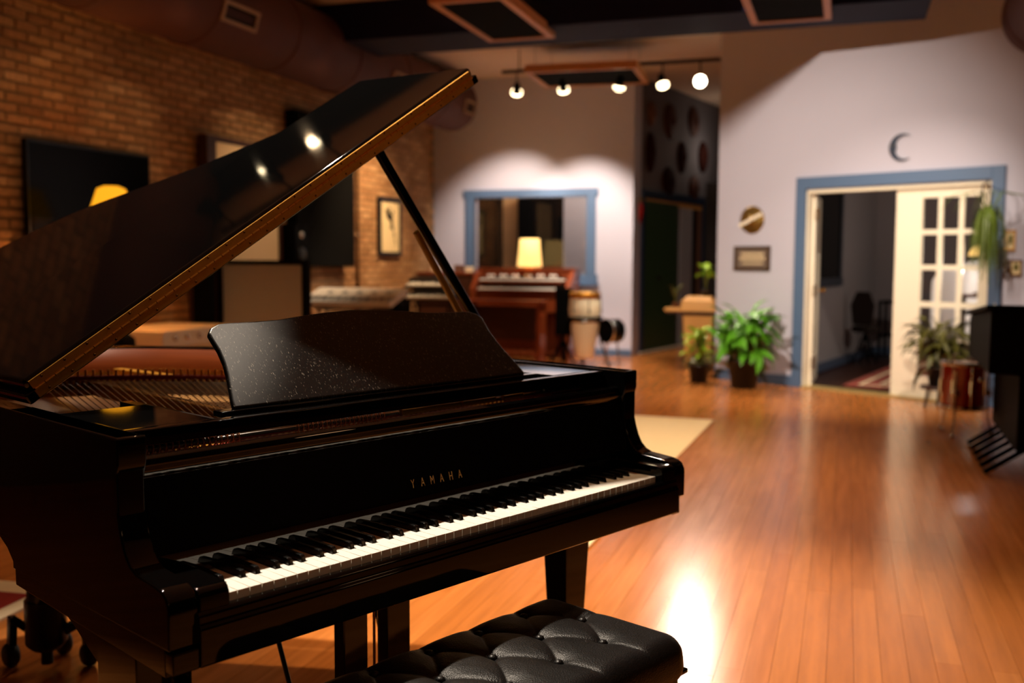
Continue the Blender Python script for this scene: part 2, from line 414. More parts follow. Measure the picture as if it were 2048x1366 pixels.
# control room behind the window
struct(MB().box(13.9, 14.05, 1.9, 6.2, 0, 3.4).build('wall_control_room', mat('warm_plaster', (230, 184, 128), 0.9, var=0.2, vscale=3)))
struct(B(12.42, 14.0, 1.85, 1.94, 0, 3.4).build('wall_control_room_side', 'wall'))
for k, (a, b_, lab) in enumerate(((4.32, 5.1, 'black absorber panel behind the left of the window glass'), (3.24, 3.98, 'black absorber panel behind the window glass, right of the tan strip'))):
    tag(MB().box(13.58, 13.88, a, b_, 0.0, 2.32).build('absorber_panel', 'blackfab', bevel=0.01), lab, 'acoustic panel', 'absorber panels behind the window')
tag(MB().box(13.60, 13.88, 2.0, 3.235, 0.0, 2.5).build('white_partition', 'greywall', bevel=0.005), 'pale partition panel seen through the right of the window', 'partition')
# hall beyond the gap
HA = math.radians(-13)
hw = struct(bpy.data.objects.new('wall_hall', None)); COL.objects.link(hw); hw.location = (12.42, 1.80, 0); hw.rotation_euler = (0, 0, HA)
B(0, 4.2, 0, 0.12, 0, H).build('wall_panel', mat('hall_paint', (104, 98, 104), 0.85), hw)
struct(B(16.2, 16.4, -1.6, 3.0, 0, H).build('wall_far', 'dark'))
struct(B(14.9, 16.2, -1.5, 1.35, 0.0, 2.55).build('wall_hall_closet', 'dark'))
# right-hand (angled) wall, opening s 0.10..1.95, z<2.0
dw = MB()
dw.box(-0.97, 0.10, -0.14, 0, 0, H).box(1.95, 7.0, -0.14, 0, 0, H).box(0.10, 1.95, -0.14, 0, 2.02, H)
dwo = dw.build('wall_right', 'wall'); dwo.location = DW0; dwo.rotation_euler = (0, 0, DRZ+PI)
# local x must run along DD with room side +y: rotate so that x->DD, y->-DN
dwo.matrix_world = Matrix(((DD.x, -DN.x, 0, DW0.x), (DD.y, -DN.y, 0, DW0.y), (0, 0, 1, 0), (0, 0, 0, 1)))
struct(dwo)
WM = dwo.matrix_world.copy()
def wallthing(o, s, z, off=0.0):
    m = WM.copy(); m.translation = Vector(onwall(s, off, z)); o.matrix_world = m; return o
def wmb(mb, name, m, s=0, z=0, off=0.0, bevel=0): o = mb.build(name, m, None, bevel=bevel); return wallthing(o, s, z, off)
struct(wmb(MB().box(-0.97, 0.0, 0, 0.015, 0, 0.11).box(2.05, 7.0, 0, 0.015, 0, 0.11), 'baseboard_right', 'bluetrim'))
struct(wmb(MB().box(0.0, 0.11, 0, 0.035, 0, 2.15).box(1.93, 2.04, 0, 0.035, 0, 2.15).box(0.11, 1.93, 0, 0.035, 2.03, 2.15), 'trim_1', 'bluetrim', bevel=0.004))
struct(wmb(MB().box(0.10, 0.125, -0.15, 0.0, 0, 2.02).box(1.93, 1.95, -0.15, 0, 0, 2.02).box(0.1, 1.95, -0.15, 0, 1.99, 2.02), 'trim_2', 'cream'))
struct(wmb(MB().box(0.1, 1.95, -0.16, 0.03, 0.0, 0.016), 'trim_3', 'threshold'))
# left leaf, swung open into the next room, seen almost edge-on
dl = struct(bpy.data.objects.new('door_1', None)); COL.objects.link(dl)
m = WM @ Matrix.Translation((0.135, -0.10, 0)) @ Matrix.Rotation(math.radians(-115.7), 4, 'Z'); dl.matrix_world = m
MB().box(0, 0.88, -0.02, 0.02, 0.01, 0.28).box(0, 0.13, -0.02, 0.02, 0.28, 1.85).box(0.75, 0.88, -0.02, 0.02, 0.28, 1.85).box(0, 0.88, -0.02, 0.02, 1.85, 1.98).build('door_frame', 'cream', dl, bevel=0.003)
for z_ in (0.25, 1.0, 1.78):
    o = MB().box(-0.03, 0.02, 0.018, 0.045, z_-0.06, z_+0.06).build('hinge', 'brassdark', dl)
B(0.13, 0.75, -0.003, 0.003, 0.28, 1.85).build('pane', 'glass', dl)
MB().lathe([(0.0, 0.0), (0.012, 0.0), (0.012, 0.03), (0.028, 0.045), (0.02, 0.065), (0, 0.07)], (0.82, 0.02, 0.98), 16, 'y').build('door_knob', 'brass', dl)
# right leaf, closed, with glazing bars: three columns of panes
dr = struct(bpy.data.objects.new('door_2', None)); COL.objects.link(dr); dr.matrix_world = WM @ Matrix.Translation((0, -0.07, 0))
xs = [(1.285, 1.43), (1.475, 1.62), (1.668, 1.815)]; zs = [(0.22, 0.545), (0.585, 0.875), (0.925, 1.225), (1.27, 1.555), (1.60, 1.895)]
f = MB(); f.box(1.03, 1.285, -0.02, 0.02, 0.012, 1.985).box(1.815, 1.93, -0.02, 0.02, 0.012, 1.985).box(1.285, 1.815, -0.02, 0.02, 0.012, 0.22).box(1.285, 1.815, -0.02, 0.02, 1.895, 1.985)
f.build('door_frame', 'cream', dr, bevel=0.003)
for a, b_ in ((1.43, 1.475), (1.62, 1.668)): B(a, b_, -0.014, 0.014, 0.22, 1.895).build('glazing_bar', 'cream', dr)
for i in range(4): B(1.285, 1.815, -0.013, 0.013, zs[i][1], zs[i+1][0]).build('glazing_bar', 'cream', dr)
for a, b_ in xs:
    for c, d in zs: B(a, b_, -0.003, 0.003, c, d).build('pane', 'glass', dr)
# room behind the double door
nr = MB()
struct(MB().add([(9.62, -0.354, 0), (13.7, -1.35, 0), (13.7, -1.35, 3.2), (9.62, -0.354, 3.2)], [(0, 1, 2, 3)]).add([(9.62, -0.254, 0), (13.7, -1.25, 0), (13.7, -1.25, 3.2), (9.62, -0.254, 3.2)], [(3, 2, 1, 0)]).build('wall_office_left', 'greywall'))
struct(MB().box(13.6, 13.7, -5.8, -1.30, 0, 3.2).build('wall_office_back', 'greywall'))
o = MB().box(0, 4.35, -0.035, 0.0, 0, 0.10).build('baseboard_office_left', mat('slate_blue_trim', (70, 84, 110), 0.5)); o.location = (9.45, -0.32, 0); o.rotation_euler = (0, 0, math.atan2(-1.05, 4.3)); struct(o)
struct(B(13.55, 13.6, -5.8, -1.30, 0, 0.10).build('baseboard_office_back', 'bluetrim'))
# back, front and far-right closers
struct(B(-3.15, -3.0, -6.2, 4.9, 0, H).build('wall_front', 'dark'))
struct(B(-3.0, 6.3, -5.75, -5.6, 0, H).build('wall_side', 'dark'))
# blue beam under the ceiling and its bracket on the right wall
struct(MB().box(7.62, 8.40, -1.55, 4.68, 3.45, H).build('trim_4', 'bluebeam', bevel=0.01))
struct(MB().box(3.92, 4.70, -5.5, 4.68, 3.45, H).build('trim_5', 'bluebeam', bevel=0.01))
# rust-painted round ducts
def duct(name, lab, u0, u1, v_, z_, r, vents, hollow=False):
    t = thing(name, lab, 'duct', (u0, v_, z_))
    MB().lathe([(r, 0), (r, u1-u0), (r*0.97, u1-u0+0.02)], (0,0,0), 40, 'x').build('duct_tube', 'duct', t)
    MB().lathe([(0, u1-u0+.018), (r*0.98, u1-u0+.018)], (0,0,0), 40, 'x').build('end_cap', 'duct', t)
    MB().lathe([(0, 0.005), (r*0.98, 0.005)], (0,0,0), 40, 'x').build('end_cap', 'duct', t)
    for k in range(1, int((u1-u0)/1.2)+1): MB().lathe([(r, k*1.2-.02), (r+.008, k*1.2-.012), (r+.008, k*1.2+.012), (r, k*1.2+.02)], (0,0,0), 40, 'x').build('seam_band', 'duct', t)
    for (du, ang, ln, hh) in vents:
        e = MB(); L2 = ln/2; h2 = hh/2
        e.box(-L2, L2, -.012, .012, h2-.03, h2).box(-L2, L2, -.012, .012, -h2, -h2+.03).box(-L2, -L2+.035, -.012, .012, -h2+.03, h2-.03).box(L2-.035, L2, -.012, .012, -h2+.03, h2-.03)
        o = e.build('vent_grille', mat('vent_paint', (150, 120, 92), 0.6), t)
        q = math.radians(ang)
        pos = Vector((du, -math.cos(q)*(r+0.005), -math.sin(q)*(r+.005)))
        o.location = pos; o.rotation_euler = (q, 0, 0)
        for zz in range(-2, 3): B(-L2+.035, L2-.035, -.004, .006, zz*.032-.006, zz*.032+.002).build('slat', 'black', o)
        B(-L2+.03, L2-.03, .008, .010, -h2+.02, h2-.02).build('vent_back', 'black', o)
    return t
duct('round_duct', 'long rust painted round duct along the top of the brick wall', 2.0, 11.35, 4.18, 3.40, 0.36, [(3.85, 18, 0.50, 0.17), (7.0, 18, 0.5, 0.17), (9.1, 15, 0.36, 0.17)])
duct('round_duct', 'dark rust round duct entering the door wall at the top right', 2.0, 8.24, -2.50, 3.40, 0.36, [(5.95, 12, 0.30, 0.17)])
# ceiling clouds
def cloud(lab, cx, cy, lx, ly, z_, rz):
    t = thing('ceiling_panel', lab, 'acoustic panel', (cx, cy, z_), rz, 'wood framed acoustic panels on the ceiling')
    a, b_ = lx/2, ly/2; w_ = 0.06; h = 0.09
    for (x0, x1, y0, y1) in ((-a, a, -b_, -b_+w_), (-a, a, b_-w_, b_), (-a, -a+w_, -b_+w_, b_-w_), (a-w_, a, -b_+w_, b_-w_)):
        B(x0, x1, y0, y1, 0, h).build('frame_rail', 'panelwood', t, bevel=0.003)
    B(-a+w_, a-w_, -b_+w_, b_-w_, 0.012, h).build('fabric', 'blackfab', t)
    for sx in (-1, 1):
        for sy in (-1, 1): MB().tube([(sx*(a-.1), sy*(b_-.1), h), (sx*(a-.1), sy*(b_-.1), H-z_)], 0.004, 6).build('hanger', 'steel', t)
cloud('wood framed black panel hung before the blue beam, top centre', 7.13, 2.06, 1.52, 0.66, 3.4, 0.01)
cloud('wood framed black panel hung at the top edge, nearer the door wall', 7.18, -0.42, 1.5, 0.68, 3.4, 0.0)
cloud('added unseen wood framed black panel, turned askew to cast the slanted shadow on the door wall', 5.76, 0.95, 1.37, 0.5, 3.42, -0.389)  # added out of view to shape the slanted shadow on the door wall
cloud('wood framed black panel behind the track lights', 10.15, 1.98, 1.05, 1.28, 3.42, 0.06)
# track lights
def track(lab, u, vc, half, heads, hot, bs=1.0):
    tr = thing('track_light', lab, 'track light', (u, vc, 3.56))
    B(-0.02, 0.02, -half, half, -0.015, 0.02).build('rail', 'black', tr)
    for q in (-half+.22, half-.22): MB().tube([(0, q, .02), (0, q, H-3.56)], .008, 8).build('hanger', 'black', tr)
    for i, (v_, at, p, cone) in enumerate(heads):
        d = (Vector(at)-Vector((u, v_, 3.33))).normalized()
        hd = MB().lathe([(0, -0.10), (0.032, -0.10), (0.04, -0.06), (0.045, 0.0), (0.068, 0.05), (0.07, 0.06)], (0,0,0), 20).build('spotlight_head', 'black', tr)
        hd.location = (0, v_-vc, -0.22); hd.rotation_euler = d.to_track_quat('Z', 'Y').to_euler()
        MB().lathe([(0, 0.075), (0.035, 0.072), (0.055, 0.06), (0.066, 0.045), (0.066, 0.02)], (0,0,0), 20).build('bulb', 'bulb' if i == hot else 'bulb2', hd).scale = (bs, bs, 1)
        MB().tube([(0, v_-vc, -0.01), (0, v_-vc, -0.2)], .009, 8).build('stem', 'black', tr)
track('black ceiling track with five spotlight heads', 10.2, 1.65, 1.42, TRACK, 4)
track('second black ceiling track near the piano, outside the picture', 3.30, 2.35, 1.3, TRACK2, 9, 0.28)

# ================================================================== GRAND PIANO (local frame: x along the keys, y into the case)
KZ = 0.755
TH = math.radians(-24.3)
gp_ = thing('grand_piano', 'black lacquered grand piano with raised lid and open keyboard', 'piano', (0,0,0), TH)
XL, XR = -0.108, 1.333; RT = 1.007; TK = 0.051
out = [(XR, 0.143), (XR, 0.60), (1.328, 0.78), (1.30, 0.93), (1.23, 1.08), (1.13, 1.22), (1.03, 1.36), (0.95, 1.50), (0.87, 1.63), (0.77, 1.76), (0.64, 1.86), (0.48, 1.915), (0.30, 1.925), (0.13, 1.89), (0.0, 1.80), (-0.075, 1.68), (-0.104, 1.54), (XL, 1.40), (XL, 0.143)]
def smooth_poly(p, n=6):
    res = []
    for i in range(len(p)-1):
        p0 = p[max(i-1, 0)]; p1 = p[i]; p2 = p[i+1]; p3 = p[min(i+2, len(p)-1)]
        for k in range(n):
            t = k/n
            res.append(tuple(0.5*((2*b_)+(-a+c)*t+(2*a-5*b_+4*c-d)*t*t+(-a+3*b_-3*c+d)*t**3) for a, b_, c, d in zip(p0, p1, p2, p3)))
    res.append(p[-1]); return res
curve = [out[0]]+smooth_poly(out[1:-1], 5)+[out[-1]]
def offset(c, d):
    r = []
    for i, p in enumerate(c):
        a = Vector(c[max(i-1, 0)]); b_ = Vector(c[min(i+1, len(c)-1)]); t = (b_-a).normalized(); r.append((p[0]-t.y*d, p[1]+t.x*d))
    return r
inner = offset(curve, TK)
inner[0] = (XR-TK, 0.143); inner[-1] = (XL+TK, 0.143)
def wallstrip(a, b_, z0, z1, name, m, par, bevel=0, smooth=True):
    n = len(a); mb = MB()
    vs = [(p[0], p[1], z0) for p in a]+[(p[0], p[1], z1) for p in a]+[(p[0], p[1], z0) for p in b_]+[(p[0], p[1], z1) for p in b_]
    fs1 = []; fs2 = []
    for i in range(n-1):
        fs1 += [(i, i+1, n+i+1, n+i), (2*n+i+1, 2*n+i, 3*n+i, 3*n+i+1)]
        fs2 += [(n+i, n+i+1, 3*n+i+1, 3*n+i), (i+1, i, 2*n+i, 2*n+i+1)]
    mb.v = vs; mb.f = fs1+fs2+[(0, n, 3*n, 2*n), (n-1, 3*n-1, 4*n-1, 2*n-1)]; mb.sm = [smooth]*len(fs1)+[False]*(len(fs2)+2); mb.rnd = [0]*len(mb.f)
    return mb.build(name, m, par, bevel=bevel)
# outer rim in lacquer, inner face veneered
wallstrip(curve, offset(curve, TK-0.004)[:0] or [((XR-TK+.003) if i == 0 else (XL+TK-.003) if i == len(inner)-1 else q[0], q[1]) for i, q in enumerate(offset(curve, TK-.003))], 0.745, RT, 'rim', 'lacquer', gp_, bevel=0.004)
i0 = 4
ic = inner[1:-1]
wallstrip(ic, offset(ic, 0.004), 0.86, RT-0.006, 'inner_rim', 'mahog', gp_)
# arms (cheeks) with the scrolled front
armp = [(0.60, 0.69), (-0.017, 0.69), (-0.018, 0.745), (-0.017, 0.762), (-0.010, 0.776), (0.003, 0.784), (0.022, 0.788), (0.084, 0.793), (0.104, 0.801), (0.118, 0.814), (0.129, 0.833), (0.138, 0.858), (0.145, 0.885), (0.150, 0.915), (0.149, 0.935), (0.143, 0.950), (0.139, 0.962), (0.139, RT), (0.60, RT)]
for a, b_ in ((XL-.0005, XL+TK), (XR-TK, XR+.0005)):
    MB().prism(armp, 'x', a, b_, True).build('arm', 'lacquer', gp_, bevel=0.004)
# keybed, slip, key blocks
MB().prism([(-0.004, 0.645), (0.59, 0.66), (0.59, 0.70), (-0.004, 0.70)], 'x', XL, XR-.012).build('keybed', 'lacquer', gp_, bevel=0.003)
MB().prism([(0.59, 0.70), (0.605, 0.712), (0.625, 0.728), (0.662, 0.744), (0.70, 0.75), (0.59, 0.75)], 'x', XL, XL+.05).build('rim_bracket', 'lacquer', gp_)
MB().prism([(-0.004, 0.655), (-0.028, 0.655), (-0.031, 0.66), (-0.031, 0.718), (-0.026, 0.724), (-0.026, 0.738), (-0.021, 0.744), (-0.006, 0.744)], 'x', -0.062, 1.287).build('key_slip', 'lacquer', gp_, bevel=0.0025)
B(XL, -0.062, -0.028, -0.002, 0.655, 0.69).build('slip_end', 'lacquer', gp_, bevel=0.003)
B(1.287, 1.32, -0.012, -0.002, 0.645, 0.69).build('slip_end', 'lacquer', gp_, bevel=0.003)
for a, b_ in ((-0.057, -0.0025), (1.228, 1.282)):
    MB().prism([(-0.020, 0.70), (-0.020, 0.765), (-0.014, 0.776), (-0.004, 0.780), (0.13, 0.782), (0.13, 0.70)], 'x', a, b_).build('key_block', 'lacquer', gp_, bevel=0.003)
# fallboard with a roll moulding at its top
fb = [(0.1245, 0.768), (0.125, 0.758), (0.125, 0.800), (0.127, 0.806), (0.1342, 0.83), (0.152, 0.90), (0.160, 0.930), (0.155, 0.936), (0.154, 0.943), (0.159, 0.949), (0.158, 0.955), (0.161, 0.962), (0.168, 0.966), (0.182, 0.964), (0.182, 0.80), (0.150, 0.758)]
MB().prism(fb, 'x', -0.055, 1.280).build('fallboard', 'fallb', gp_, bevel=0.0015)
# lettering
for ch, x in zip('YAMAHA', (0.533, 0.5605, 0.588, 0.6155, 0.643, 0.6705)):
    cu = bpy.data.curves.new('letter', 'FONT'); cu.body = ch; cu.size = 0.0265; cu.extrude = 0.0003; cu.align_x = 'CENTER'; cu.align_y = 'CENTER'; cu.offset = 0.0
    tmp = bpy.data.objects.new('tmp', cu); COL.objects.link(tmp); bpy.context.view_layer.update()
    me = bpy.data.meshes.new_from_object(tmp.evaluated_get(bpy.context.evaluated_depsgraph_get())); bpy.data.objects.remove(tmp)
    me.materials.clear(); me.materials.append(K['goldletter'])
    o = bpy.data.objects.new('letter', me); COL.objects.link(o); o.parent = gp_
    o.location = (x-0.0065, 0.1332, 0.8285); o.rotation_euler = (math.radians(90-14.3), 0, 0); o.scale = (0.62, 1, 1)
# key frame, keys
B(0, 1.225, 0.004, 0.35, 0.70, 0.718).build('key_frame', 'felt', gp_)
W = 0.02356; g = 0.0006
names = 'AB' + 'CDEFGAB'*7 + 'C'
cuts = {'C': (0, 1), 'D': (1, 1), 'E': (1, 0), 'F': (0, 1), 'G': (1, 1), 'A': (1, 1), 'B': (1, 0)}
offs = {'C': -2.5, 'D': 2.5, 'F': -3.5, 'G': 0, 'A': 3.5}
wk = {}
for i, n in enumerate(names):
    l, r = cuts[n]
    if i == 0: l = 0
    if i == 51: r = 0
    key = (n, l, r)
    if key not in wk:
        prev = names[i-1] if i else None
        xl = g + (0 if not l else max(0, offs.get({'B': 'A', 'A': 'G', 'G': 'F', 'E': 'D', 'D': 'C'}.get(n), 0)/1000+0.0068))
        xr = W-g - (0 if not r else max(0, 0.0068-offs.get(n, 0)/1000))
        h0 = KZ-0.021
        poly = [(g, 0), (W-g, 0), (W-g, .0495), (xr, .0495), (xr, .150), (xl, .150), (xl, .0495), (g, .0495)]
        mb = MB().prism(poly, 'z', h0, KZ)
        wk[key] = mb.build('white_key', 'ivory', gp_, bevel=0.0007, seg=2)
        o = wk[key]
    else:
        o = part_copy(wk[key], gp_)
    o.location = (i*W, 0.0, random.uniform(-.0003, .0002))
    o.rotation_euler = (0, 0, 0)
blk = None
for i, n in enumerate(names[:-1]):
    if n in 'BE': continue
    cx = (i+1)*W+offs[n]/1000
    if blk is None:
        hw, tw = 0.0055, 0.0046; z0, z1 = KZ-0.006, KZ+0.0115
        blk = MB().add([(-hw, 0, z0), (hw, 0, z0), (hw, .1, z0), (-hw, .1, z0), (-tw, .0085, z1), (tw, .0085, z1), (tw, .1, z1), (-tw, .1, z1), (-tw*1.05, .0045, z1-.004), (tw*1.05, .0045, z1-.004)],
                       [(0, 3, 2, 1), (4, 5, 6, 7), (0, 1, 9, 8), (8, 9, 5, 4), (1, 2, 6, 5, 9), (2, 3, 7, 6), (3, 0, 8, 4, 7)]).build('black_key', 'ebony', gp_, bevel=0.0012, seg=2)
        o = blk
    else: o = part_copy(blk, gp_)
    o.location = (cx, 0.050, 0)
# front rail, shelf ends, music tray
B(-0.055, 1.280, 0.212, 0.240, 0.974, 1.003).build('front_rail', 'lacquer', gp_, bevel=0.0025)
B(-0.055, 0.125, 0.2405, 0.50, 0.986, 1.0028).build('shelf_end', 'lacquer', gp_, bevel=0.002)
B(1.105, 1.280, 0.2405, 0.50, 0.986, 1.0028).build('shelf_end', 'lacquer', gp_, bevel=0.002)
B(0.16, 1.075, 0.268, 0.30, 0.996, 1.008).build('desk_ledge', 'lacquer', gp_, bevel=0.002)
for xx in (0.14, 1.08): B(xx-.012, xx+.012, 0.24, 0.62, 0.975, 0.996).build('desk_slide', 'satin', gp_)
# music desk
dc = [(0.194, 0.004), (0.197, 0.023), (0.204, 0.048), (0.214, 0.085), (0.220, 0.116), (0.222, 0.150), (0.219, 0.178), (0.218, 0.195), (0.229, 0.209), (0.250, 0.219), (0.272, 0.221), (0.326, 0.221), (0.402, 0.224), (0.458, 0.231), (0.531, 0.239), (0.6165, 0.242)]
dc = dc + [(1.233-x, y) for x, y in dc[::-1][1:]]
dk = MB().prism(dc, 'z', -0.014, 0.0).build('music_desk', 'desk', gp_, bevel=0.005, seg=4)
dk.location = (0, 0.275, 1.008); dk.rotation_euler = (math.atan2(0.147, 0.14), 0, 0)
MB().tube([(0.45, 0.34, 1.0), (0.45, 0.39, 1.10)], 0.005, 6).tube([(0.80, 0.34, 1.0), (0.80, 0.39, 1.10)], 0.005, 6).build('desk_prop', 'brassdark', gp_)
# interior: soundboard, plate, bridge, pins, strings, dampers
sb = offset(ic, 0.006); 
MB().prism([(p[0], p[1]) for p in sb], 'z', 0.856, 0.862).build('soundboard', 'spruce', gp_)
plate = MB(); 
B(0.0, 1.24, 0.30, 0.52, 0.905, 0.93).build('pin_block_plate', 'gold', gp_, bevel=0.006)
pr_ = offset(ic, 0.05)
wallstrip(offset(ic, 0.01), pr_, 0.895, 0.915, 'iron_plate', 'gold', gp_)
for (xa, ya, xb, yb) in ((0.02, 0.5, 0.10, 1.75), (0.42, 0.5, 0.46, 1.84), (0.78, 0.5, 0.66, 1.75), (1.05, 0.5, 0.93, 1.42)):
    dx, dy = xb-xa, yb-ya; L = math.hypot(dx, dy); nx, ny = -dy/L*.016, dx/L*.016
    MB().prism([(xa-nx, ya-ny), (xa+nx, ya+ny), (xb+nx, yb+ny), (xb-nx, yb-ny)], 'z', 0.90, 0.94).build('plate_strut', 'gold', gp_, bevel=0.004)
# curved red felt band with bright pins along the far side of the plate
fp = [(0.08, 1.60), (0.20, 1.56), (0.36, 1.50), (0.50, 1.41), (0.62, 1.30), (0.72, 1.17), (0.80, 1.03), (0.86, 0.88)]
fp = smooth_poly(fp, 4)
wallstrip(fp, offset(fp, 0.03), 0.925, 0.955, 'felt_strip', 'felt', gp_)
wallstrip(offset(fp, -0.02), offset(fp, -0.001), 0.90, 0.932, 'bridge', 'gold', gp_)
pm = MB()
def along(p, step):
    r = []; acc = 0; 
    for a, b_ in zip(p, p[1:]):
        L = math.dist(a, b_); t = acc
        while t < L: r.append((a[0]+(b_[0]-a[0])*t/L, a[1]+(b_[1]-a[1])*t/L)); t += step
        acc = t-L
    return r
for q, hh, stp in ((offset(fp, -0.012), 0.945, 0.017), (offset(fp, 0.02), 0.972, 0.021)):
    for x, y in along(q, stp): pm.tube([(x, y, 0.92), (x, y, hh)], 0.0042, 6)
pm2 = pm.build('hitch_pins', 'brass', gp_); pm2['kind'] = 'stuff'
tp = MB()
for rr in range(3):
    for k in range(76):
        x = 0.03+k*0.0157+rr*0.004; tp.tube([(x, 0.36+rr*0.035, 0.925), (x, 0.36+rr*0.035, 0.96)], 0.0033, 6)
o = tp.build('tuning_pins', 'steel', gp_); o['kind'] = 'stuff'
st = MB()
for k in range(88):
    x = 0.03+k*0.0135
    if x < 0.42: x2, y2 = x+0.25+0.1*k/30, 1.42-0.25*k/30
    else: x2, y2 = x*0.72+0.10, max(0.62, 1.62-0.85*(x-0.2))
    st.tube([(x, 0.46, 0.945), (x2, y2, 0.948)], 0.0011 if x > .4 else 0.0018, 4, False)
o = st.build('strings', 'steel', gp_); o['kind'] = 'stuff'
# hammer rail seen through the slot: steel rod wrapped by copper loops over red felt
B(-0.03, 1.25, 0.248, 0.285, 0.925, 0.944).build('hammer_felt', 'felt', gp_)
MB().tube([(-0.03, 0.262, 0.958), (1.25, 0.262, 0.958)], 0.0065, 10).build('hammer_rail', 'steel', gp_)
lp = MB()
for (a, b_, stp) in ((0.0, 0.192, 0.0125), (0.325, 0.56, 0.0118)):
    x = a
    while x < b_:
        lp.tube([(x+0.002*math.sin(t*PI/6), 0.262+0.010*math.cos(t*PI/6), 0.957+0.011*math.sin(t*PI/6)) for t in range(13)], 0.0016, 5, False)
        x += stp
o = lp.build('hammer_loops', 'copper', gp_); o['kind'] = 'stuff'
for (a, b_) in ((0.60, 0.78), (0.79, 0.90), (0.93, 1.0)):
    B(a, b_, 0.250, 0.262, 0.955, 0.966).build('action_bracket', 'gold', gp_)
# lid: main board plus front flap folded back on top of it, brass hinge over both front edges
LA = math.radians(32.3)
lid = bpy.data.objects.new('lid', None)
def lidpart(mb, name, m, bevel=0, par=None, **kw):
    o = mb.build(name, m, gp_, bevel=bevel, **kw); o.location = (XL, 0, 1.04); o.rotation_euler = (0, -LA, 0); return o
lo = [(0.0, 0.508), (1.418, 0.508), (1.425, 0.80), (1.38, 0.96), (1.26, 1.10), (1.12, 1.24), (1.00, 1.37), (0.90, 1.52), (0.79, 1.69), (0.68, 1.79), (0.54, 1.87), (0.38, 1.91), (0.22, 1.89), (0.09, 1.80), (0.02, 1.66), (0.0, 1.45)]
lo2 = [lo[0], lo[1]]+smooth_poly(lo[2:], 5)
ml = lidpart(MB().prism(lo2, 'z', -0.020, 0.002), 'lid_board', 'lacquer', bevel=0.004, seg=3)
fo = [(0.012, 0.508), (1.405, 0.508), (1.475, 1.035), (1.462, 1.05), (0.10, 1.075), (0.012, 1.06)]
fl_ = lidpart(MB().prism(fo, 'z', 0.0035, 0.0285), 'lid_flap', 'lacquer', bevel=0.009, seg=3)
for (z0, z1) in ((-0.016, 0.0005), (0.005, 0.0215)):
    lidpart(MB().box(0.020, 1.392, 0.5045, 0.5085, z0, z1), 'hinge_leaf', 'brass')
kn = MB(); x = 0.022
while x < 1.385:
    kn.tube([(x, 0.5035, 0.0028), (x+0.021, 0.5035, 0.0028)], 0.0032, 8); x += 0.0225
o = lidpart(kn, 'hinge_knuckles', 'brass'); o['kind'] = 'stuff'
scw = None
for k in range(26):
    for zz in (-0.0105, 0.0165):
        x = 0.045+k*0.0525
        if scw is None:
            scw = lidpart(MB().lathe([(0, -0.0012), (0.002, -0.0010), (0.0028, 0)], (0, 0, 0), 10, 'y'), 'screw', 'brassdark'); o = scw
        else: o = part_copy(scw, gp_)
        o.location = Matrix.Rotation(-LA, 3, 'Y') @ Vector((x, 0.5045, zz)) + Vector((XL, 0, 1.04))
# spine hinges at the bass side
for yy in (0.75, 1.35):
    MB().tube([(XL-.004, yy, 1.018), (XL-.004, yy+.09, 1.018)], 0.008, 10).box(XL-.003, XL+.03, yy, yy+.09, RT, RT+.006).build('spine_hinge', 'brass', gp_)
# lid prop (two sticks)
def bar(mb, a, b_, w_, d_):
    a, b_ = Vector(a), Vector(b_); t = (b_-a).normalized(); s_ = t.cross(Vector((0, 1, 0))).normalized(); u_ = t.cross(s_)
    vs = []
    for p in (a, b_):
        for i, j in ((-1, -1), (1, -1), (1, 1), (-1, 1)): vs.append(p+s_*i*w_/2+u_*j*d_/2)
    return mb.add(vs, [(0, 3, 2, 1), (4, 5, 6, 7), (0, 1, 5, 4), (1, 2, 6, 5), (2, 3, 7, 6), (3, 0, 4, 7)])
bar(MB(), (0.765, 0.53, 1.570), (1.275, 0.575, 0.985), 0.024, 0.016).build('lid_prop', 'lacquer', gp_, bevel=0.003)
bar(MB(), (0.93, 0.575, 1.375), (1.235, 0.600, 0.985), 0.016, 0.014).build('short_prop', mat('lamplit_wood', (196, 150, 40), 0.35), gp_, bevel=0.003)  # gold colour stands in for lamplight on the stick
# legs with brackets, ferrules and casters
def leg(x0, x1, y0, y1, ztop, bracket=None):
    cx, cy = (x0+x1)/2, (y0+y1)/2; a, b_ = (x1-x0)/2, (y1-y0)/2
    mb = MB(); prof = [(ztop, 1.0), (0.56, 1.0), (0.20, 0.68), (0.19, 0.86), (0.17, 0.86), (0.16, 0.68), (0.10, 0.66)]
    vs = []; fs = []
    for z_, k_ in prof: vs += [(cx-a*k_, cy-b_*k_, z_), (cx+a*k_, cy-b_*k_, z_), (cx+a*k_, cy+b_*k_, z_), (cx-a*k_, cy+b_*k_, z_)]
    for i in range(len(prof)-1):
        for q in range(4): fs.append((i*4+q, i*4+(q+1) % 4, i*4+4+(q+1) % 4, i*4+4+q))
    fs += [(3, 2, 1, 0)]; n = len(vs); fs.append((n-4, n-3, n-2, n-1))
    lg = mb.add(vs, fs).build('leg', 'lacquer', gp_, bevel=0.004)
    if bracket:
        MB().prism(bracket, 'x', x0+.004, x1-.004, True).build('leg_bracket', 'lacquer', lg)
    MB().tube([(cx, cy, 0.10), (cx, cy, 0.075)], 0.028, 14).build('ferrule', 'brass', lg)
    MB().lathe([(0, -0.014), (0.026, -0.014), (0.032, 0), (0.026, 0.014), (0, 0.014)], (cx, cy, 0.032), 18, 'x').build('caster_wheel', 'brassdark', lg)
    MB().box(cx-.02, cx-.016, cy-.018, cy+.018, 0.03, 0.078).box(cx+.016, cx+.02, cy-.018, cy+.018, 0.03, 0.078).build('caster_fork', 'brass', lg)
br = [(0.235, 0.56), (0.247, 0.597), (0.281, 0.612), (0.344, 0.641), (0.396, 0.66), (0.20, 0.66), (0.20, 0.56)]
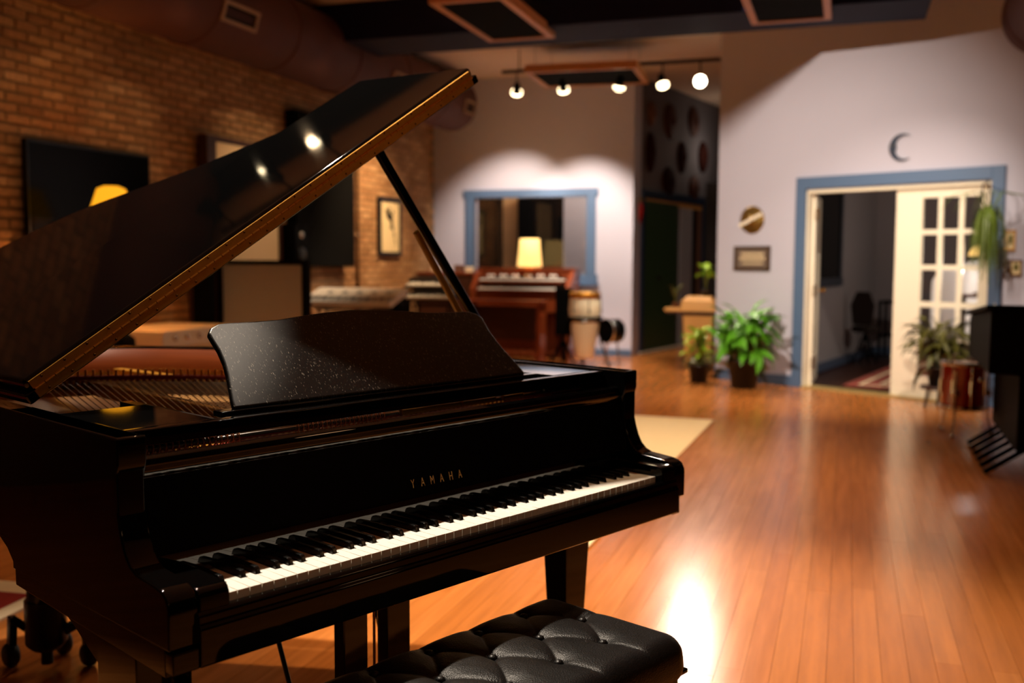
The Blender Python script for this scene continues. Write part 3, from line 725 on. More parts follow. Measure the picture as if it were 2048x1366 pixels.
leg(XL+.003, -0.005, 0.10, 0.245, 0.66, br)
leg(1.16, 1.262, 0.238, 0.322, 0.655)
# tail leg standing in a three-wheeled truck
tl = MB().tube([(0.40, 1.74, 0.80), (0.40, 1.74, 0.36), (0.40, 1.74, 0.30), (0.40, 1.74, 0.22)], [0.054, 0.050, 0.056, 0.058], 8).build('leg', 'lacquer', gp_)
MB().tube([(0.40, 1.74, 0.23), (0.40, 1.74, 0.09), (0.40, 1.74, 0.07)], [0.062, 0.062, 0.045], 16).build('truck_cup', 'satin', tl)
MB().tube([(0.40, 1.74, 0.07), (0.40, 1.74, 0.02)], 0.018, 10).build('truck_screw', 'satin', tl)
for ang in (-35, 125, 45):
    a = math.radians(ang); c, s_ = math.cos(a), math.sin(a)
    bar(MB(), (0.40+c*.05, 1.74+s_*.05, 0.12), (0.40+c*.115, 1.74+s_*.115, 0.155), 0.026, 0.03).build('truck_arm', 'satin', tl, bevel=0.004)
    bar(MB(), (0.40+c*.115, 1.74+s_*.115, 0.165), (0.40+c*.122, 1.74+s_*.122, 0.05), 0.024, 0.03).build('truck_fork', 'satin', tl, bevel=0.004)
    MB().lathe([(0, -0.019), (0.03, -0.019), (0.038, -0.010), (0.038, 0.010), (0.03, 0.019), (0, 0.019)], (0.40+c*.125, 1.74+s_*.125, 0.039), 20, 'x').build('truck_wheel', 'rubber', tl)
# lyre with pedals
for a, b_ in ((0.535, 0.605), (0.665, 0.738)):
    B(a, b_, 0.385, 0.425, 0.14, 0.66).build('lyre_post', 'lacquer', gp_, bevel=0.003)
B(0.49, 0.78, 0.33, 0.47, 0.07, 0.15).build('lyre_box', 'lacquer', gp_, bevel=0.004)
for k in range(3):
    x = 0.565+k*0.07
    MB().prism([(0.33, 0.10), (0.22, 0.085), (0.20, 0.075), (0.20, 0.068), (0.33, 0.085)], 'x', x-.016, x+.016).build('pedal', 'brass', gp_, bevel=0.003)
    MB().tube([(x+.005, 0.405, 0.14), (x+.005, 0.405, 0.66)], 0.0035, 8).build('pedal_rod', 'brassdark', gp_)
MB().tube([(0.49, 0.46, 0.11), (0.46, 0.70, 0.74)], 0.006, 8).build('lyre_brace', 'satin', gp_)
MB().tube([(0.76, 0.46, 0.11), (0.80, 0.70, 0.74)], 0.006, 8).build('lyre_brace', 'satin', gp_)
# underside beams
for (xa, ya, xb, yb) in ((0.1, 0.6, 0.40, 1.75), (0.62, 0.6, 0.45, 1.75), (1.15, 0.6, 0.50, 1.7)):
    dx, dy = xb-xa, yb-ya; L = math.hypot(dx, dy); nx, ny = -dy/L*.04, dx/L*.04
    MB().prism([(xa-nx, ya-ny), (xa+nx, ya+ny), (xb+nx, yb+ny), (xb-nx, yb-ny)], 'z', 0.75, 0.84).build('back_post', 'satin', gp_)

# ================================================================== BENCH
bn = thing('piano_bench', 'black tufted leather piano bench pulled up before the keyboard', 'bench', (0,0,0), TH)
bx0, bx1, by0, by1, bz = 0.14, 0.835, -0.365, 0.02, 0.548
pit = 0.137
rowA = [(0.765-pit*k, -0.135) for k in range(5)]
rowB = [(0.6965-pit*k, -0.243) for k in range(4)]; rowC = [(0.6965-pit*k, -0.030) for k in range(4)]
btn = rowA+rowB+rowC
segs = []
for i in range(4):
    for R_ in (rowB, rowC): segs += [(rowA[i], R_[i]), (R_[i], rowA[i+1])]
for p in rowB: segs.append((p, (p[0]+.01, by0)))
for p in rowC: segs.append((p, (p[0], by1)))
segs += [(rowA[0], (bx1, -0.135)), (rowA[4], (bx0, -0.135))]
def dseg(p, a, b_):
    vx, vy = b_[0]-a[0], b_[1]-a[1]; t = max(0, min(1, ((p[0]-a[0])*vx+(p[1]-a[1])*vy)/(vx*vx+vy*vy)))
    return math.hypot(p[0]-a[0]-t*vx, p[1]-a[1]-t*vy)
NX, NY = 210, 120; R_ = 0.042
vs = []; fs = []
def corner(x, y):
    cx, cy = (bx0+bx1)/2, (by0+by1)/2; hx, hy = (bx1-bx0)/2, (by1-by0)/2; rr = 0.05
    qx, qy = abs(x-cx)-(hx-rr), abs(y-cy)-(hy-rr)
    return rr-(math.hypot(max(qx, 0), max(qy, 0))+min(max(qx, qy), 0))   # distance inside
for jy in range(NY+1):
    for ix in range(NX+1):
        fx, fy = ix/NX, jy/NY
        # ease samples towards the borders
        fx = 0.5-0.5*math.cos(PI*fx)*(0.35)-(0.5-fx)*0.65 if True else fx; fy = 0.5-0.5*math.cos(PI*fy)*0.35-(0.5-fy)*0.65
        x = bx0+(bx1-bx0)*fx; y = by0+(by1-by0)*fy
        # pull square corners inward to a rounded outline
        cx, cy = (bx0+bx1)/2, (by0+by1)/2; hx, hy = (bx1-bx0)/2, (by1-by0)/2; rr = 0.05
        qx, qy = abs(x-cx)-(hx-rr), abs(y-cy)-(hy-rr)
        if qx > 0 and qy > 0:
            m_ = max(qx, qy)/math.hypot(qx, qy)
            x = cx+math.copysign(hx-rr+qx*m_, x-cx); y = cy+math.copysign(hy-rr+qy*m_, y-cy)
        e = max(0, min(R_, corner(x, y)))
        z_ = bz-(R_-math.sqrt(max(0, R_*R_-(R_-e)**2)))
        w_ = min(1, e/R_)
        db = min(math.hypot(x-a, y-b_) for a, b_ in btn); ds = min(dseg((x, y), a, b_) for a, b_ in segs)
        z_ += w_*0.0022*min(1, ds/0.04)
        z_ -= w_*(0.0030*math.exp(-(ds/0.0032)**1.3)+0.0014*math.exp(-(ds/0.014)**2))
        z_ -= 0.0065*math.exp(-(db/0.013)**1.6)+0.0055*math.exp(-(db/0.030)**2)
        vs.append((x, y, z_))
for jy in range(NY):
    for ix in range(NX): a = jy*(NX+1)+ix; fs.append((a, a+1, a+NX+2, a+NX+1))
cm = MB().add(vs, fs, True)
ring = [i for i in range(NX+1)]+[(k+1)*(NX+1)+NX for k in range(NY)]+[NY*(NX+1)+NX-1-k for k in range(NX)]+[(NY-1-k)*(NX+1) for k in range(NY-1)]
base = len(cm.v); n = len(ring); cxx, cyy = (bx0+bx1)/2, (by0+by1)/2
for lev, (dz, k_) in enumerate(((0.018, 1.004), (0.030, 0.998), (0.036, 0.985))):
    for i in ring: x, y, z_ = vs[i]; cm.v.append((cxx+(x-cxx)*k_, cyy+(y-cyy)*k_, min(z_, bz-R_)-dz))
prev = ring
for lev in range(3):
    cur = [base+lev*n+k for k in range(n)]
    for k in range(n): cm.f.append((prev[k], prev[(k+1) % n], cur[(k+1) % n], cur[k])); cm.sm.append(True); cm.rnd.append(0)
    prev = cur
cm.f.append(tuple(prev)); cm.sm.append(False); cm.rnd.append(0)
cm.build('cushion', 'leather', bn)
b0 = None
for (x, y) in btn:
    if b0 is None:
        b0 = MB().lathe([(0, 0.0062), (0.004, 0.0058), (0.0078, 0.0040), (0.0098, 0.0005), (0.009, -0.003), (0, -0.004)], (0,0,0), 18).build('button', 'leather', bn); o = b0
    else: o = part_copy(b0, bn)
    o.location = (x, y, bz-0.0095)
MB().box(bx0+.02, bx1-.02, by0+.02, by0+.04, 0.39, 0.472).box(bx0+.02, bx1-.02, by1-.04, by1-.02, 0.39, 0.472).box(bx0+.02, bx0+.04, by0+.04, by1-.04, 0.39, 0.472).box(bx1-.04, bx1-.02, by0+.04, by1-.04, 0.39, 0.472).build('apron', 'lacquer', bn, bevel=0.003)
B(bx0+.006, bx1-.006, by0+.006, by1-.006, 0.470, 0.480).build('top_board', 'lacquer', bn, bevel=0.003)
for sx in (bx0+.05, bx1-.05):
    for sy in (by0+.05, by1-.05):
        MB().prism([(sx-.026, 0.44), (sx+.026, 0.44), (sx+.016, 0), (sx-.016, 0)], 'y', sy-.022, sy+.022).build('leg', 'lacquer', bn, bevel=0.003)
for sx, sg in ((bx0+.02, -1), (bx1-.02, 1)):
    MB().lathe([(0, 0), (0.008, 0), (0.008, sg*.02), (0.026, sg*.024), (0.028, sg*.04), (0, sg*.044)], (sx, (by0+by1)/2, 0.43), 18, 'x').build('height_knob', 'lacquer', bn)

# ================================================================== RUGS
rg = thing('area_rug', 'large pale cream rug on the floor right behind the piano', 'rug', (2.91, 0.12, 0), math.atan2(-0.08, 3.83))
B(0, 3.84, 0, 2.4, 0.001, 0.010).build('rug_field', 'rugc', rg)
B(0, 3.84, 0, 0.09, 0.0101, 0.0125).box(0, 3.84, 2.31, 2.4, 0.0101, 0.0125).box(3.75, 3.84, 0.09, 2.31, 0.0101, 0.0125).box(0, 0.09, 0.09, 2.31, 0.0101, 0.0125).build('rug_border', 'rugc', rg)
rg = thing('area_rug', 'red rug with cream border at the far left beneath the piano tail', 'rug', (1.72, 1.93, 0), 0.10)
B(-0.85, 0, 0, 1.6, 0.001, 0.010).build('rug_border', 'rugc', rg)
B(-0.75, -0.12, 0.07, 1.5, 0.0101, 0.0125).build('rug_field', 'rugr', rg)
rg = thing('area_rug', 'faded red patterned rug in the room behind the open double door', 'rug', (9.55, -0.95, 0), -0.24)
B(0, 3.2, -2.2, 0.0, 0.001, 0.010).build('rug_field', 'rugp', rg)
for a, b_ in ((0.12, 0.2), (0.3, 0.34)):
    B(a, 3.2-a, -a-.04, -a, 0.0101, 0.012).build('rug_stripe', 'rugc', rg); B(a, a+.05, -2.2+a, -a-.04, 0.0101, 0.012).build('rug_stripe', 'rugc', rg)

# ================================================================== ALONG THE BRICK WALL
tv = thing('television', 'black wall mounted television on the brick wall', 'television', (4.97, 4.59, 1.74))
B(-0.66, 0.66, 0.0, 0.05, -0.40, 0.41).build('bezel', 'satin', tv, bevel=0.004)
B(-0.64, 0.64, -0.003, 0.0005, -0.38, 0.39).build('screen', 'screen', tv)
B(-0.2, 0.2, 0.05, 0.082, -0.2, 0.2).build('wall_bracket', 'black', tv)
lm = thing('floor_lamp', 'floor lamp with glowing amber shade before the television', 'lamp', (4.70, 4.20, 0))
MB().lathe([(0.055, 1.83), (0.10, 1.81), (0.17, 1.60), (0.165, 1.60), (0.10, 1.80)], (0,0,0), 28).build('lamp_shade', 'shade2', lm)
MB().tube([(0, 0, 0.03), (0, 0, 1.62)], 0.012, 10).build('pole', 'brassdark', lm)
MB().lathe([(0, 0), (0.14, 0), (0.14, 0.02), (0.03, 0.04), (0, 0.04)], (0,0,0), 24).build('base', 'satin', lm)
# tall framed gobo with cream cloth
gb = thing('gobo_panel', 'tall dark framed panel with cream cloth leaning on the brick wall', 'acoustic panel', (6.98, 4.58, 0))
for a, b_ in ((-0.64, -0.50), (0.555, 0.60)): B(a, b_, -0.05, 0.05, 0, 2.42).build('post', 'darkwood', gb, bevel=0.004)
B(-0.50, 0.555, -0.03, 0.03, 1.28, 2.37).build('cloth_panel', 'creamfab', gb, bevel=0.006)
B(-0.50, 0.555, -0.03, 0.03, 0.05, 1.27).build('lower_board', 'mahog', gb)
B(-0.50, 0.555, -0.035, 0.035, 2.37, 2.42).build('top_rail', 'darkwood', gb)
bp_ = thing('wall_panel_absorber', 'large black fabric panel on the brick wall behind the lid', 'acoustic panel', (8.50, 4.56, 2.04))
B(-0.62, 0.68, -0.02, 0.10, -0.82, 0.82).build('fabric_face', 'blackfab', bp_, bevel=0.01)
B(-0.60, 0.66, 0.10, 0.128, -0.8, 0.8).build('back_frame', 'darkwood', bp_)
sp = thing('loudspeaker', 'small black loudspeaker beside the large black wall panel', 'loudspeaker', (7.74, 4.50, 1.22))
B(-0.13, 0.13, -0.10, 0.10, 0, 0.44).build('cabinet', 'black', sp, bevel=0.006)
MB().lathe([(0.075, 0), (0.07, -0.012), (0.03, 0.0), (0, -0.01)], (0, -0.102, 0.13), 24, 'y').build('woofer', 'satin', sp)
MB().lathe([(0.035, 0), (0.03, -0.008), (0, -0.012)], (0, -0.102, 0.33), 20, 'y').build('tweeter', 'steel', sp)
B(-0.03, 0.03, 0.10, 0.18, 0.1, 0.3).build('bracket', 'black', sp)
# grey gobo standing in front
gg = thing('gobo_panel', 'freestanding grey cloth gobo with black edge behind the music desk', 'acoustic panel', (6.5, 4.06, 0))
B(-0.04, 0.04, -0.41, 0.42, 0.10, 1.25).build('cloth_panel', 'greyfab', gg, bevel=0.005)
for a, b_ in ((-0.45, -0.41), (0.42, 0.46)): B(-0.05, 0.05, a, b_, 0.04, 1.29).build('side_rail', 'blackfab', gg, bevel=0.003)
B(-0.05, 0.05, -0.41, 0.42, 1.25, 1.29).build('top_rail', 'blackfab', gg)
for y in (-0.35, 0.35): B(-0.22, 0.22, y-.02, y+.02, 0, 0.10).build('foot', 'black', gg, bevel=0.004)
gk = thing('gobo_panel', 'black sided dark wooden gobo left of the grey one', 'acoustic panel', (6.25, 4.54, 0))
B(-0.04, 0.04, -0.10, 0.08, 0.0, 1.28).build('cloth_panel', 'blackfab', gk, bevel=0.004)
B(-0.045, 0.045, 0.08, 0.12, 0.0, 1.30).build('side_rail', 'darkwood', gk, bevel=0.003)
# conduit and framed print
cdt = thing('conduit_pipe', 'thin vertical conduit pipe on the brick wall left of the print', 'pipe', (9.45, 4.64, 0))
MB().tube([(0, 0, 0.3), (0, 0, 3.1)], 0.018, 10).build('pipe', 'brassdark', cdt)
for z_ in (0.8, 1.6, 2.4): B(-.03, .03, -0.012, 0.036, z_-.015, z_+.015).build('pipe_clip', 'steel', cdt)
pf = thing('picture_frame', 'narrow black framed ink print of a branch on the brick wall', 'picture', (10.36, 4.645, 1.72))
for a, b_, c, d in ((-.33, .33, .32, .37), (-.33, .33, -.37, -.32), (-.33, -.27, -.32, .32), (.27, .33, -.32, .32)):
    B(a, b_, -0.015, 0.03, c, d).build('frame_rail', 'satin', pf, bevel=0.003)
B(-0.27, 0.27, 0.0, 0.02, -0.32, 0.32).build('print_sheet', 'paper', pf)
ik = MB()
random.seed(3)
def blob(x, z_, r, sx=1.0): return [(x+sx*r*math.cos(t*PI/4)*random.uniform(.7, 1.2), z_+r*math.sin(t*PI/4)*random.uniform(.7, 1.2)) for t in range(8)]
for x, z_, r in ((-0.05, 0.16, .07), (0.02, 0.12, .06), (-0.10, 0.20, .04), (0.05, 0.05, .035), (0.08, -0.02, .03), (0.02, 0.0, .03), (0.12, -0.10, .025), (0.15, -0.18, .02), (-0.02, 0.24, .03), (0.08, 0.19, .03)):
    ik.prism(blob(x, z_, r), 'y', -0.002, -0.0005)
ik.tube([(-0.12, -.001, .22), (0.0, -.001, .1), (0.1, -.001, -.05), (0.17, -.001, -.24)], 0.006, 5)
ik.build('ink_drawing', 'ink', pf)
# ================================================================== KEYBOARDS ON STANDS
def keyboard(lab, u, v_, z_, L, D, rz, body, tilt=0.0, nkeys=36):
    t = thing('digital_keyboard', lab, 'keyboard', (u, v_, z_), rz, 'digital keyboards on stands')
    t.rotation_euler = (0, -tilt, rz)
    B(0.0, D, -L/2, L/2, 0, 0.075).build('body', body, t, bevel=0.006)
    B(-0.15, 0.0, -L/2, L/2, 0, 0.035).build('key_bed', body, t, bevel=0.004)
    wkm = None
    for i in range(nkeys):
        y = -L/2+0.02+(L-0.04)*i/nkeys; wv = (L-0.04)/nkeys
        if wkm is None: wkm = B(-0.148, 0.0, 0.0008, wv-.0008, 0.036, 0.058).build('white_key', 'ivory', t); o = wkm
        else: o = part_copy(wkm, t)
        o.location = (0, y, 0)
    bk = MB()
    for i in range(nkeys-1):
        if i % 7 in (2, 6): continue
        y = -L/2+0.02+(L-0.04)*(i+1)/nkeys; bk.box(-0.10, 0.0, y-.005, y+.005, 0.058, 0.07)
    o = bk.build('black_keys', 'ebony', t); o['kind'] = 'stuff'
    for k in range(5): B(D*.3, D*.5, -L/2+.1+k*L/6, -L/2+.1+k*L/6+.05, 0.0755, 0.08).build('button_row', 'satin', t)
    return t
def xstand(lab, u, v_, z_, wdt, rz):
    t = thing('keyboard_stand', lab, 'stand', (u, v_, 0), rz)
    for y in (-wdt/2, wdt/2):
        MB().tube([(-0.05, y*.8, z_), (0.1, y*.8, 0.03)], 0.014, 8).tube([(0.15, y*.8, z_), (-0.05, y*.8, 0.03)], 0.014, 8).build('leg', 'black', t)
    MB().tube([(-0.05, -wdt*.45, z_-.01), (-0.05, wdt*.45, z_-.01)], 0.012, 8).tube([(0.15, -wdt*.45, z_-.01), (0.15, wdt*.45, z_-.01)], 0.012, 8).build('crossbar', 'black', t)
    return t
keyboard('long silver digital keyboard just above the music desk', 8.1, 4.02, 0.84, 1.02, 0.32, 0.05, 'silver', 0.26, 42)
xstand('black stand under the long silver digital keyboard', 8.1, 4.02, 0.78, 0.9, 0.05)
keyboard('upper black keyboard of the two tier stack, right of the silver one', 9.32, 3.66, 0.985, 0.50, 0.26, 0.12, 'satin', 0.2, 20)
keyboard('lower black keyboard of the two tier stack, right of the silver one', 9.05, 3.50, 0.85, 0.56, 0.30, 0.12, 'satin', 0.15, 22)
t = xstand('black two tier stand holding the pair of black keyboards', 9.18, 3.56, 0.79, 0.5, 0.12)
MB().tube([(0.12, 0.22, 0.78), (0.17, 0.28, 0.93)], 0.012, 8).tube([(0.12, -0.2, 0.78), (0.17, -0.1, 0.93)], 0.012, 8).build('upper_arm', 'black', t)
t = thing('keyboard_case', 'black lidded case standing left of the two tier keyboards', 'case', (9.3, 4.16, 0))
B(-0.15, 0.20, -0.20, 0.17, 0.0, 0.86).build('body', 'blackfab', t, bevel=0.02); B(-0.16, 0.21, -0.21, 0.18, 0.86, 0.93).build('case_lid', 'blackfab', t, bevel=0.02)
# white rack by the brick wall and dark stool at left
t = thing('equipment_rack', 'low white console with lit metal top beside the piano tail', 'console', (5.2, 4.20, 0))
B(-0.35, 0.50, -0.30, 0.28, 0.0, 0.63).build('body', 'creamfab', t, bevel=0.01)
B(-0.38, 0.53, -0.33, 0.31, 0.63, 0.76).build('top_unit', 'silver', t, bevel=0.01)
for k in range(5): MB().lathe([(0.02, 0), (0.02, -0.02), (0, -0.022)], (-0.25+k*0.15, -0.331, 0.70), 14, 'y').build('knob', 'chrome', t)
t = thing('stool', 'dark rounded upholstered stool behind the piano rim', 'stool', (4.3, 3.95, 0))
MB().lathe([(0, 0.80), (0.14, 0.79), (0.20, 0.74), (0.21, 0.62), (0.18, 0.58), (0, 0.57)], (0,0,0), 28).build('seat', 'blackfab', t)
for k in range(4): MB().tube([(0.1*math.cos(k*PI/2), 0.1*math.sin(k*PI/2), 0.58), (0.2*math.cos(k*PI/2), 0.2*math.sin(k*PI/2), 0)], 0.014, 8).build('leg', 'black', t)

# ================================================================== ORGAN CORNER
og = thing('console_organ', 'brown two manual console organ under the blue framed window', 'organ', (11.10, 3.12, 0))
for a, b_ in ((-0.69, -0.62), (0.62, 0.69)):
    MB().prism([(0.0, 0.0), (0.45, 0.0), (0.45, 1.17), (0.22, 1.17), (0.12, 1.10), (0.02, 1.0), (-0.06, 0.92), (-0.06, 0.84), (0.0, 0.80)], 'y', a, b_).build('side_panel', 'organwood', og, bevel=0.006)
B(0.22, 0.45, -0.62, 0.62, 0.0, 1.17).build('back_case', 'organwood', og, bevel=0.004)
B(0.20, 0.46, -0.70, 0.70, 1.17, 1.195).build('top_board', 'organwood', og, bevel=0.004)
B(0.0, 0.22, -0.62, 0.62, 0.80, 0.90).build('manual_case', 'organwood', og, bevel=0.004)
B(0.06, 0.22, -0.62, 0.62, 0.985, 1.02).build('upper_manual_case', 'organwood', og, bevel=0.003)
for z_, x_, nm in ((0.90, -0.03, 'lower_manual'), (1.02, 0.04, 'upper_manual')):
    mnl = B(x_-.01, x_+.15, -0.60, 0.60, z_, z_+.012).build(nm, 'organwood', og); k0 = None
    for i in range(36):
        if k0 is None: k0 = B(x_, x_+.14, 0.0006, 0.0318, z_+.013, z_+.035).build('white_key', 'ivory', mnl); o = k0
        else: o = part_copy(k0, mnl)
        o.location = (0, -0.575+i*0.0322, 0)
    bk = MB()
    for i in range(35):
        if i % 7 not in (2, 6): bk.box(x_+.05, x_+.14, -0.575+(i+1)*.0322-.006, -0.575+(i+1)*.0322+.006, z_+.035, z_+.047)
    o = bk.build('black_keys', 'ebony', mnl); o['kind'] = 'stuff'
for i in range(18): B(0.185, 0.215, -0.5+i*0.058, -0.5+i*0.058+.035, 1.075, 1.11).build('drawbar', 'ivory' if i % 3 else 'satin', og)
B(0.16, 0.22, -0.62, 0.62, 1.05, 1.075).build('drawbar_rail', 'darkwood', og)
for a in (-0.655, 0.655): B(-0.06, 0.0, a-.035, a+.035, 0.0, 0.84).build('leg', 'organwood', og, bevel=0.006)
for i in range(9): B(-0.25, 0.2, -0.45+i*.11, -0.45+i*.11+.05, 0.06, 0.10).build('bass_pedal', 'organwood', og, bevel=0.003)
B(0.0, 0.02, -0.6, 0.6, 0.62, 0.80).build('knee_panel', 'organwood', og)
ob = thing('organ_bench', 'brown wooden bench in front of the console organ', 'bench', (10.5, 3.12, 0))
B(-0.14, 0.16, -0.54, 0.52, 0.765, 0.80).build('seat', 'organwood', ob, bevel=0.006)
for a, b_ in ((-0.50, -0.44), (0.42, 0.48)): B(-0.12, 0.14, a, b_, 0.0, 0.765).build('side_panel', 'organwood', ob, bevel=0.004)
B(-0.02, 0.02, -0.44, 0.42, 0.30, 0.72).build('stretcher', 'darkwood', ob)
lp_ = thing('table_lamp', 'lit table lamp with cream shade on top of the organ', 'lamp', (11.38, 3.08, 1.195))
MB().lathe([(0.132, 0.39), (0.166, 0.02), (0.163, 0.02), (0.129, 0.39)], (0,0,0), 32).build('lamp_shade', 'shade', lp_)
MB().lathe([(0, 0), (0.07, 0), (0.07, 0.012), (0.02, 0.03), (0.03, 0.08), (0.012, 0.12), (0.012, 0.2), (0, 0.2)], (0,0,0), 20).build('base', 'brassdark', lp_)
MB().lathe([(0, 0.14), (0.028, 0.17), (0.03, 0.2), (0.015, 0.235), (0, 0.24)], (0,0,0), 16).build('bulb', 'bulb2', lp_)
cb = thing('wooden_cabinet', 'dark red wooden cabinet standing left of the organ', 'cabinet', (11.45, 4.22, 0))
B(-0.22, 0.38, -0.37, 0.42, 0.0, 1.10).build('body', 'darkwood', cb, bevel=0.006); B(-0.24, 0.39, -0.385, 0.43, 1.10, 1.135).build('top_board', 'organwood', cb, bevel=0.004)
for y in (-0.18, 0.2): B(-0.228, -0.22, y-.16, y+.16, 0.1, 1.02).build('door', 'darkwood', cb, bevel=0.004)
for k, (y, s_, h, m_, lab) in enumerate(((4.45, .05, .07, 'creamfab', 'small pale box at the left end of the dark cabinet top'), (4.27, .045, .05, 'silver', 'small silver box in the middle of the dark cabinet top'), (4.10, .055, .085, 'clay', 'small brown box on the dark cabinet top near the lid prop'), (3.95, .045, .06, 'creamfab', 'small pale box at the right end of the dark cabinet top'))):
    t = thing('small_box', lab, 'box', (11.40, y, 1.135)); B(-s_, s_, -s_, s_, 0, h).build('box_body', m_, t, bevel=0.004); B(-s_-.003, s_+.003, -s_-.003, s_+.003, h, h+.012).build('box_lid', m_, t, bevel=0.003)
# conga on a black stand
cg = thing('conga_drum', 'pale wooden conga drum on a black stand right of the organ', 'drum', (10.6, 2.11, 0.10))
cp = [(0.10, 0.0), (0.115, 0.02), (0.14, 0.18), (0.175, 0.38), (0.195, 0.52), (0.198, 0.60), (0.190, 0.70), (0.178, 0.76)]
MB().lathe([(0, 0.0)]+cp+[(0, 0.76)], (0,0,0), 40).build('shell', 'natural', cg)
MB().lathe([(0.180, 0.735), (0.192, 0.735), (0.194, 0.80), (0.184, 0.81), (0.178, 0.80)], (0,0,0), 40).build('rim_hoop', 'brass', cg)
MB().lathe([(0, 0.803), (0.15, 0.803), (0.182, 0.800), (0.184, 0.76)], (0,0,0), 40).build('drum_head', 'skin', cg)
MB().lathe([(0.199, 0.44), (0.203, 0.45), (0.203, 0.47), (0.199, 0.48)], (0,0,0), 40).build('band', 'steel', cg)
for k in range(6):
    a = k*PI/3+0.5; c, s_ = math.cos(a), math.sin(a)
    MB().tube([(.198*c, .198*s_, .74), (.205*c, .205*s_, .58)], 0.006, 8).tube([(.202*c, .202*s_, .60), (.202*c, .202*s_, .56)], 0.014, 8).build('tuning_lug', 'chrome', cg)
cs = thing('drum_stand', 'black metal tripod stand holding the pale conga', 'stand', (10.6, 2.11, 0))
MB().lathe([(0.205, 0.58), (0.215, 0.58), (0.215, 0.61), (0.205, 0.61), (0.205, 0.58)], (0,0,0), 32).build('ring', 'black', cs)
for k in range(3):
    a = 2.4+k*2*PI/3; c, s_ = math.cos(a), math.sin(a)
    MB().tube([(.21*c, .21*s_, .6), (.22*c, .22*s_, .3), (.34*c, .34*s_, .02)], 0.014, 8).build('leg', 'black', cs)
    MB().lathe([(0, 0), (0.02, 0.0), (0.022, 0.03), (0, 0.035)], (.34*c, .34*s_, 0), 12).build('rubber_foot', 'rubber', cs)
t = thing('music_stand', 'folded black stand with wide feet between organ and conga', 'stand', (10.80, 2.44, 0))
MB().tube([(0, 0, 0.05), (0, 0, 1.0)], 0.022, 10).build('pole', 'black', t)
for k in range(3):
    a = 2.2+k*2*PI/3; MB().tube([(0, 0, 0.30), (.17*math.cos(a), .17*math.sin(a), .015)], 0.016, 8).build('leg', 'black', t)
B(-0.05, 0.03, -0.12, 0.10, 0.35, 0.95).build('folded_desk', 'black', t, bevel=0.01)
bd = thing('hand_drum', 'small black headed drum with chrome rim at the wall corner', 'drum', (10.85, 1.82, 0.42)); bd.rotation_euler = (0, 0, -0.62)
MB().lathe([(0, -0.09), (0.145, -0.09), (0.15, 0.09), (0, 0.09)], (0,0,0), 32, 'x').build('shell', 'satin', bd)
MB().lathe([(0.148, -0.105), (0.158, -0.105), (0.158, -0.08), (0.148, -0.08)], (0,0,0), 32, 'x').build('rim_hoop', 'chrome', bd)
MB().lathe([(0, -0.096), (0.147, -0.094)], (0,0,0), 32, 'x').build('drum_head', 'black', bd)
for y in (-0.09, 0.09): MB().tube([(0, y, -.13), (0, y*1.6, -.42)], 0.010, 8).build('leg', 'chrome', bd)

# ================================================================== HALL: framed doorway, masks, ornament
hd = struct(bpy.data.objects.new('door_3', None)); COL.objects.link(hd); hd.location = (12.42, 1.80, 0); hd.rotation_euler = (0, 0, HA)
MB().box(0.02, 0.12, -0.03, 0, 0, 2.30).box(2.35, 2.45, -0.03, 0, 0, 2.30).box(0.12, 2.35, -0.03, 0, 2.18, 2.30).build('door_frame', 'navy', hd, bevel=0.004)
B(0.12, 1.35, -0.015, -0.002, 0.02, 2.14).build('door_leaf', 'greend', hd, bevel=0.003)
MB().lathe([(0, 0), (0.03, 0), (0.02, -0.04), (0, -0.05)], (0.62, -0.015, 1.05), 14, 'y').build('door_knob', 'satin', hd)
B(0.12, 2.35, -0.01, -0.001, 2.10, 2.18).build('head_strip', 'tan', hd)
B(1.45, 1.95, -0.012, -0.002, 0.02, 2.10).build('side_panel', 'greywall', hd)
B(1.97, 2.15, -0.010, -0.001, 0.02, 2.10).build('dark_gap', 'black', hd)
B(2.15, 2.33, -0.02, -0.002, 0.02, 2.10).build('side_post', 'clay', hd)
B(0.0, 2.6, -0.05, 0.0, 0.0, 0.018).build('sill', 'cream', hd)
mk = [(0.55, 3.28, .26, .40, 'tan carved'), (1.25, 3.20, .34, .62, 'dark red oval'), (2.10, 3.22, .30, .56, 'brown oval'), (0.45, 2.72, .28, .62, 'long black'), (1.62, 2.78, .26, .50, 'slender black'), (2.45, 2.82, .28, .56, 'narrow brown'), (1.10, 2.52, .30, .36, 'small dark'), (2.30, 2.48, .22, .24, 'round dark'), (1.22, 2.46, .30, .48, 'wide black'), (2.08, 2.44, .28, .42, 'reddish oval')]
px_ = [(1288, 215, 9, 22), (1318, 222, 13, 30), (1348, 218, 11, 25), (1288, 290, 10, 38), (1334, 295, 9, 28), (1360, 290, 9, 28), (1317, 345, 14, 26), (1350, 352, 10, 22), (1312, 305, 6, 18), (1362, 318, 7, 16)]
hwd = Vector((math.cos(HA), math.sin(HA), 0)); hwn = Vector((math.sin(HA), -math.cos(HA), 0))
MASKS = [(0.32, 3.37, .13, .17, 'carved tan', 'top left corner'), (1.02, 3.35, .24, .25, 'dark red oval', 'top row, middle'), (1.92, 3.45, .22, .22, 'brown oval', 'top row, right'),
         (0.30, 2.84, .15, .27, 'long black', 'middle row, far left'), (1.48, 2.87, .17, .23, 'slender black', 'middle row, centre'), (2.35, 2.95, .2, .24, 'narrow dark', 'middle row, far right'),
         (0.98, 2.47, .24, .21, 'wide black', 'bottom row, left'), (1.98, 2.44, .20, .19, 'reddish oval', 'bottom row, right')]
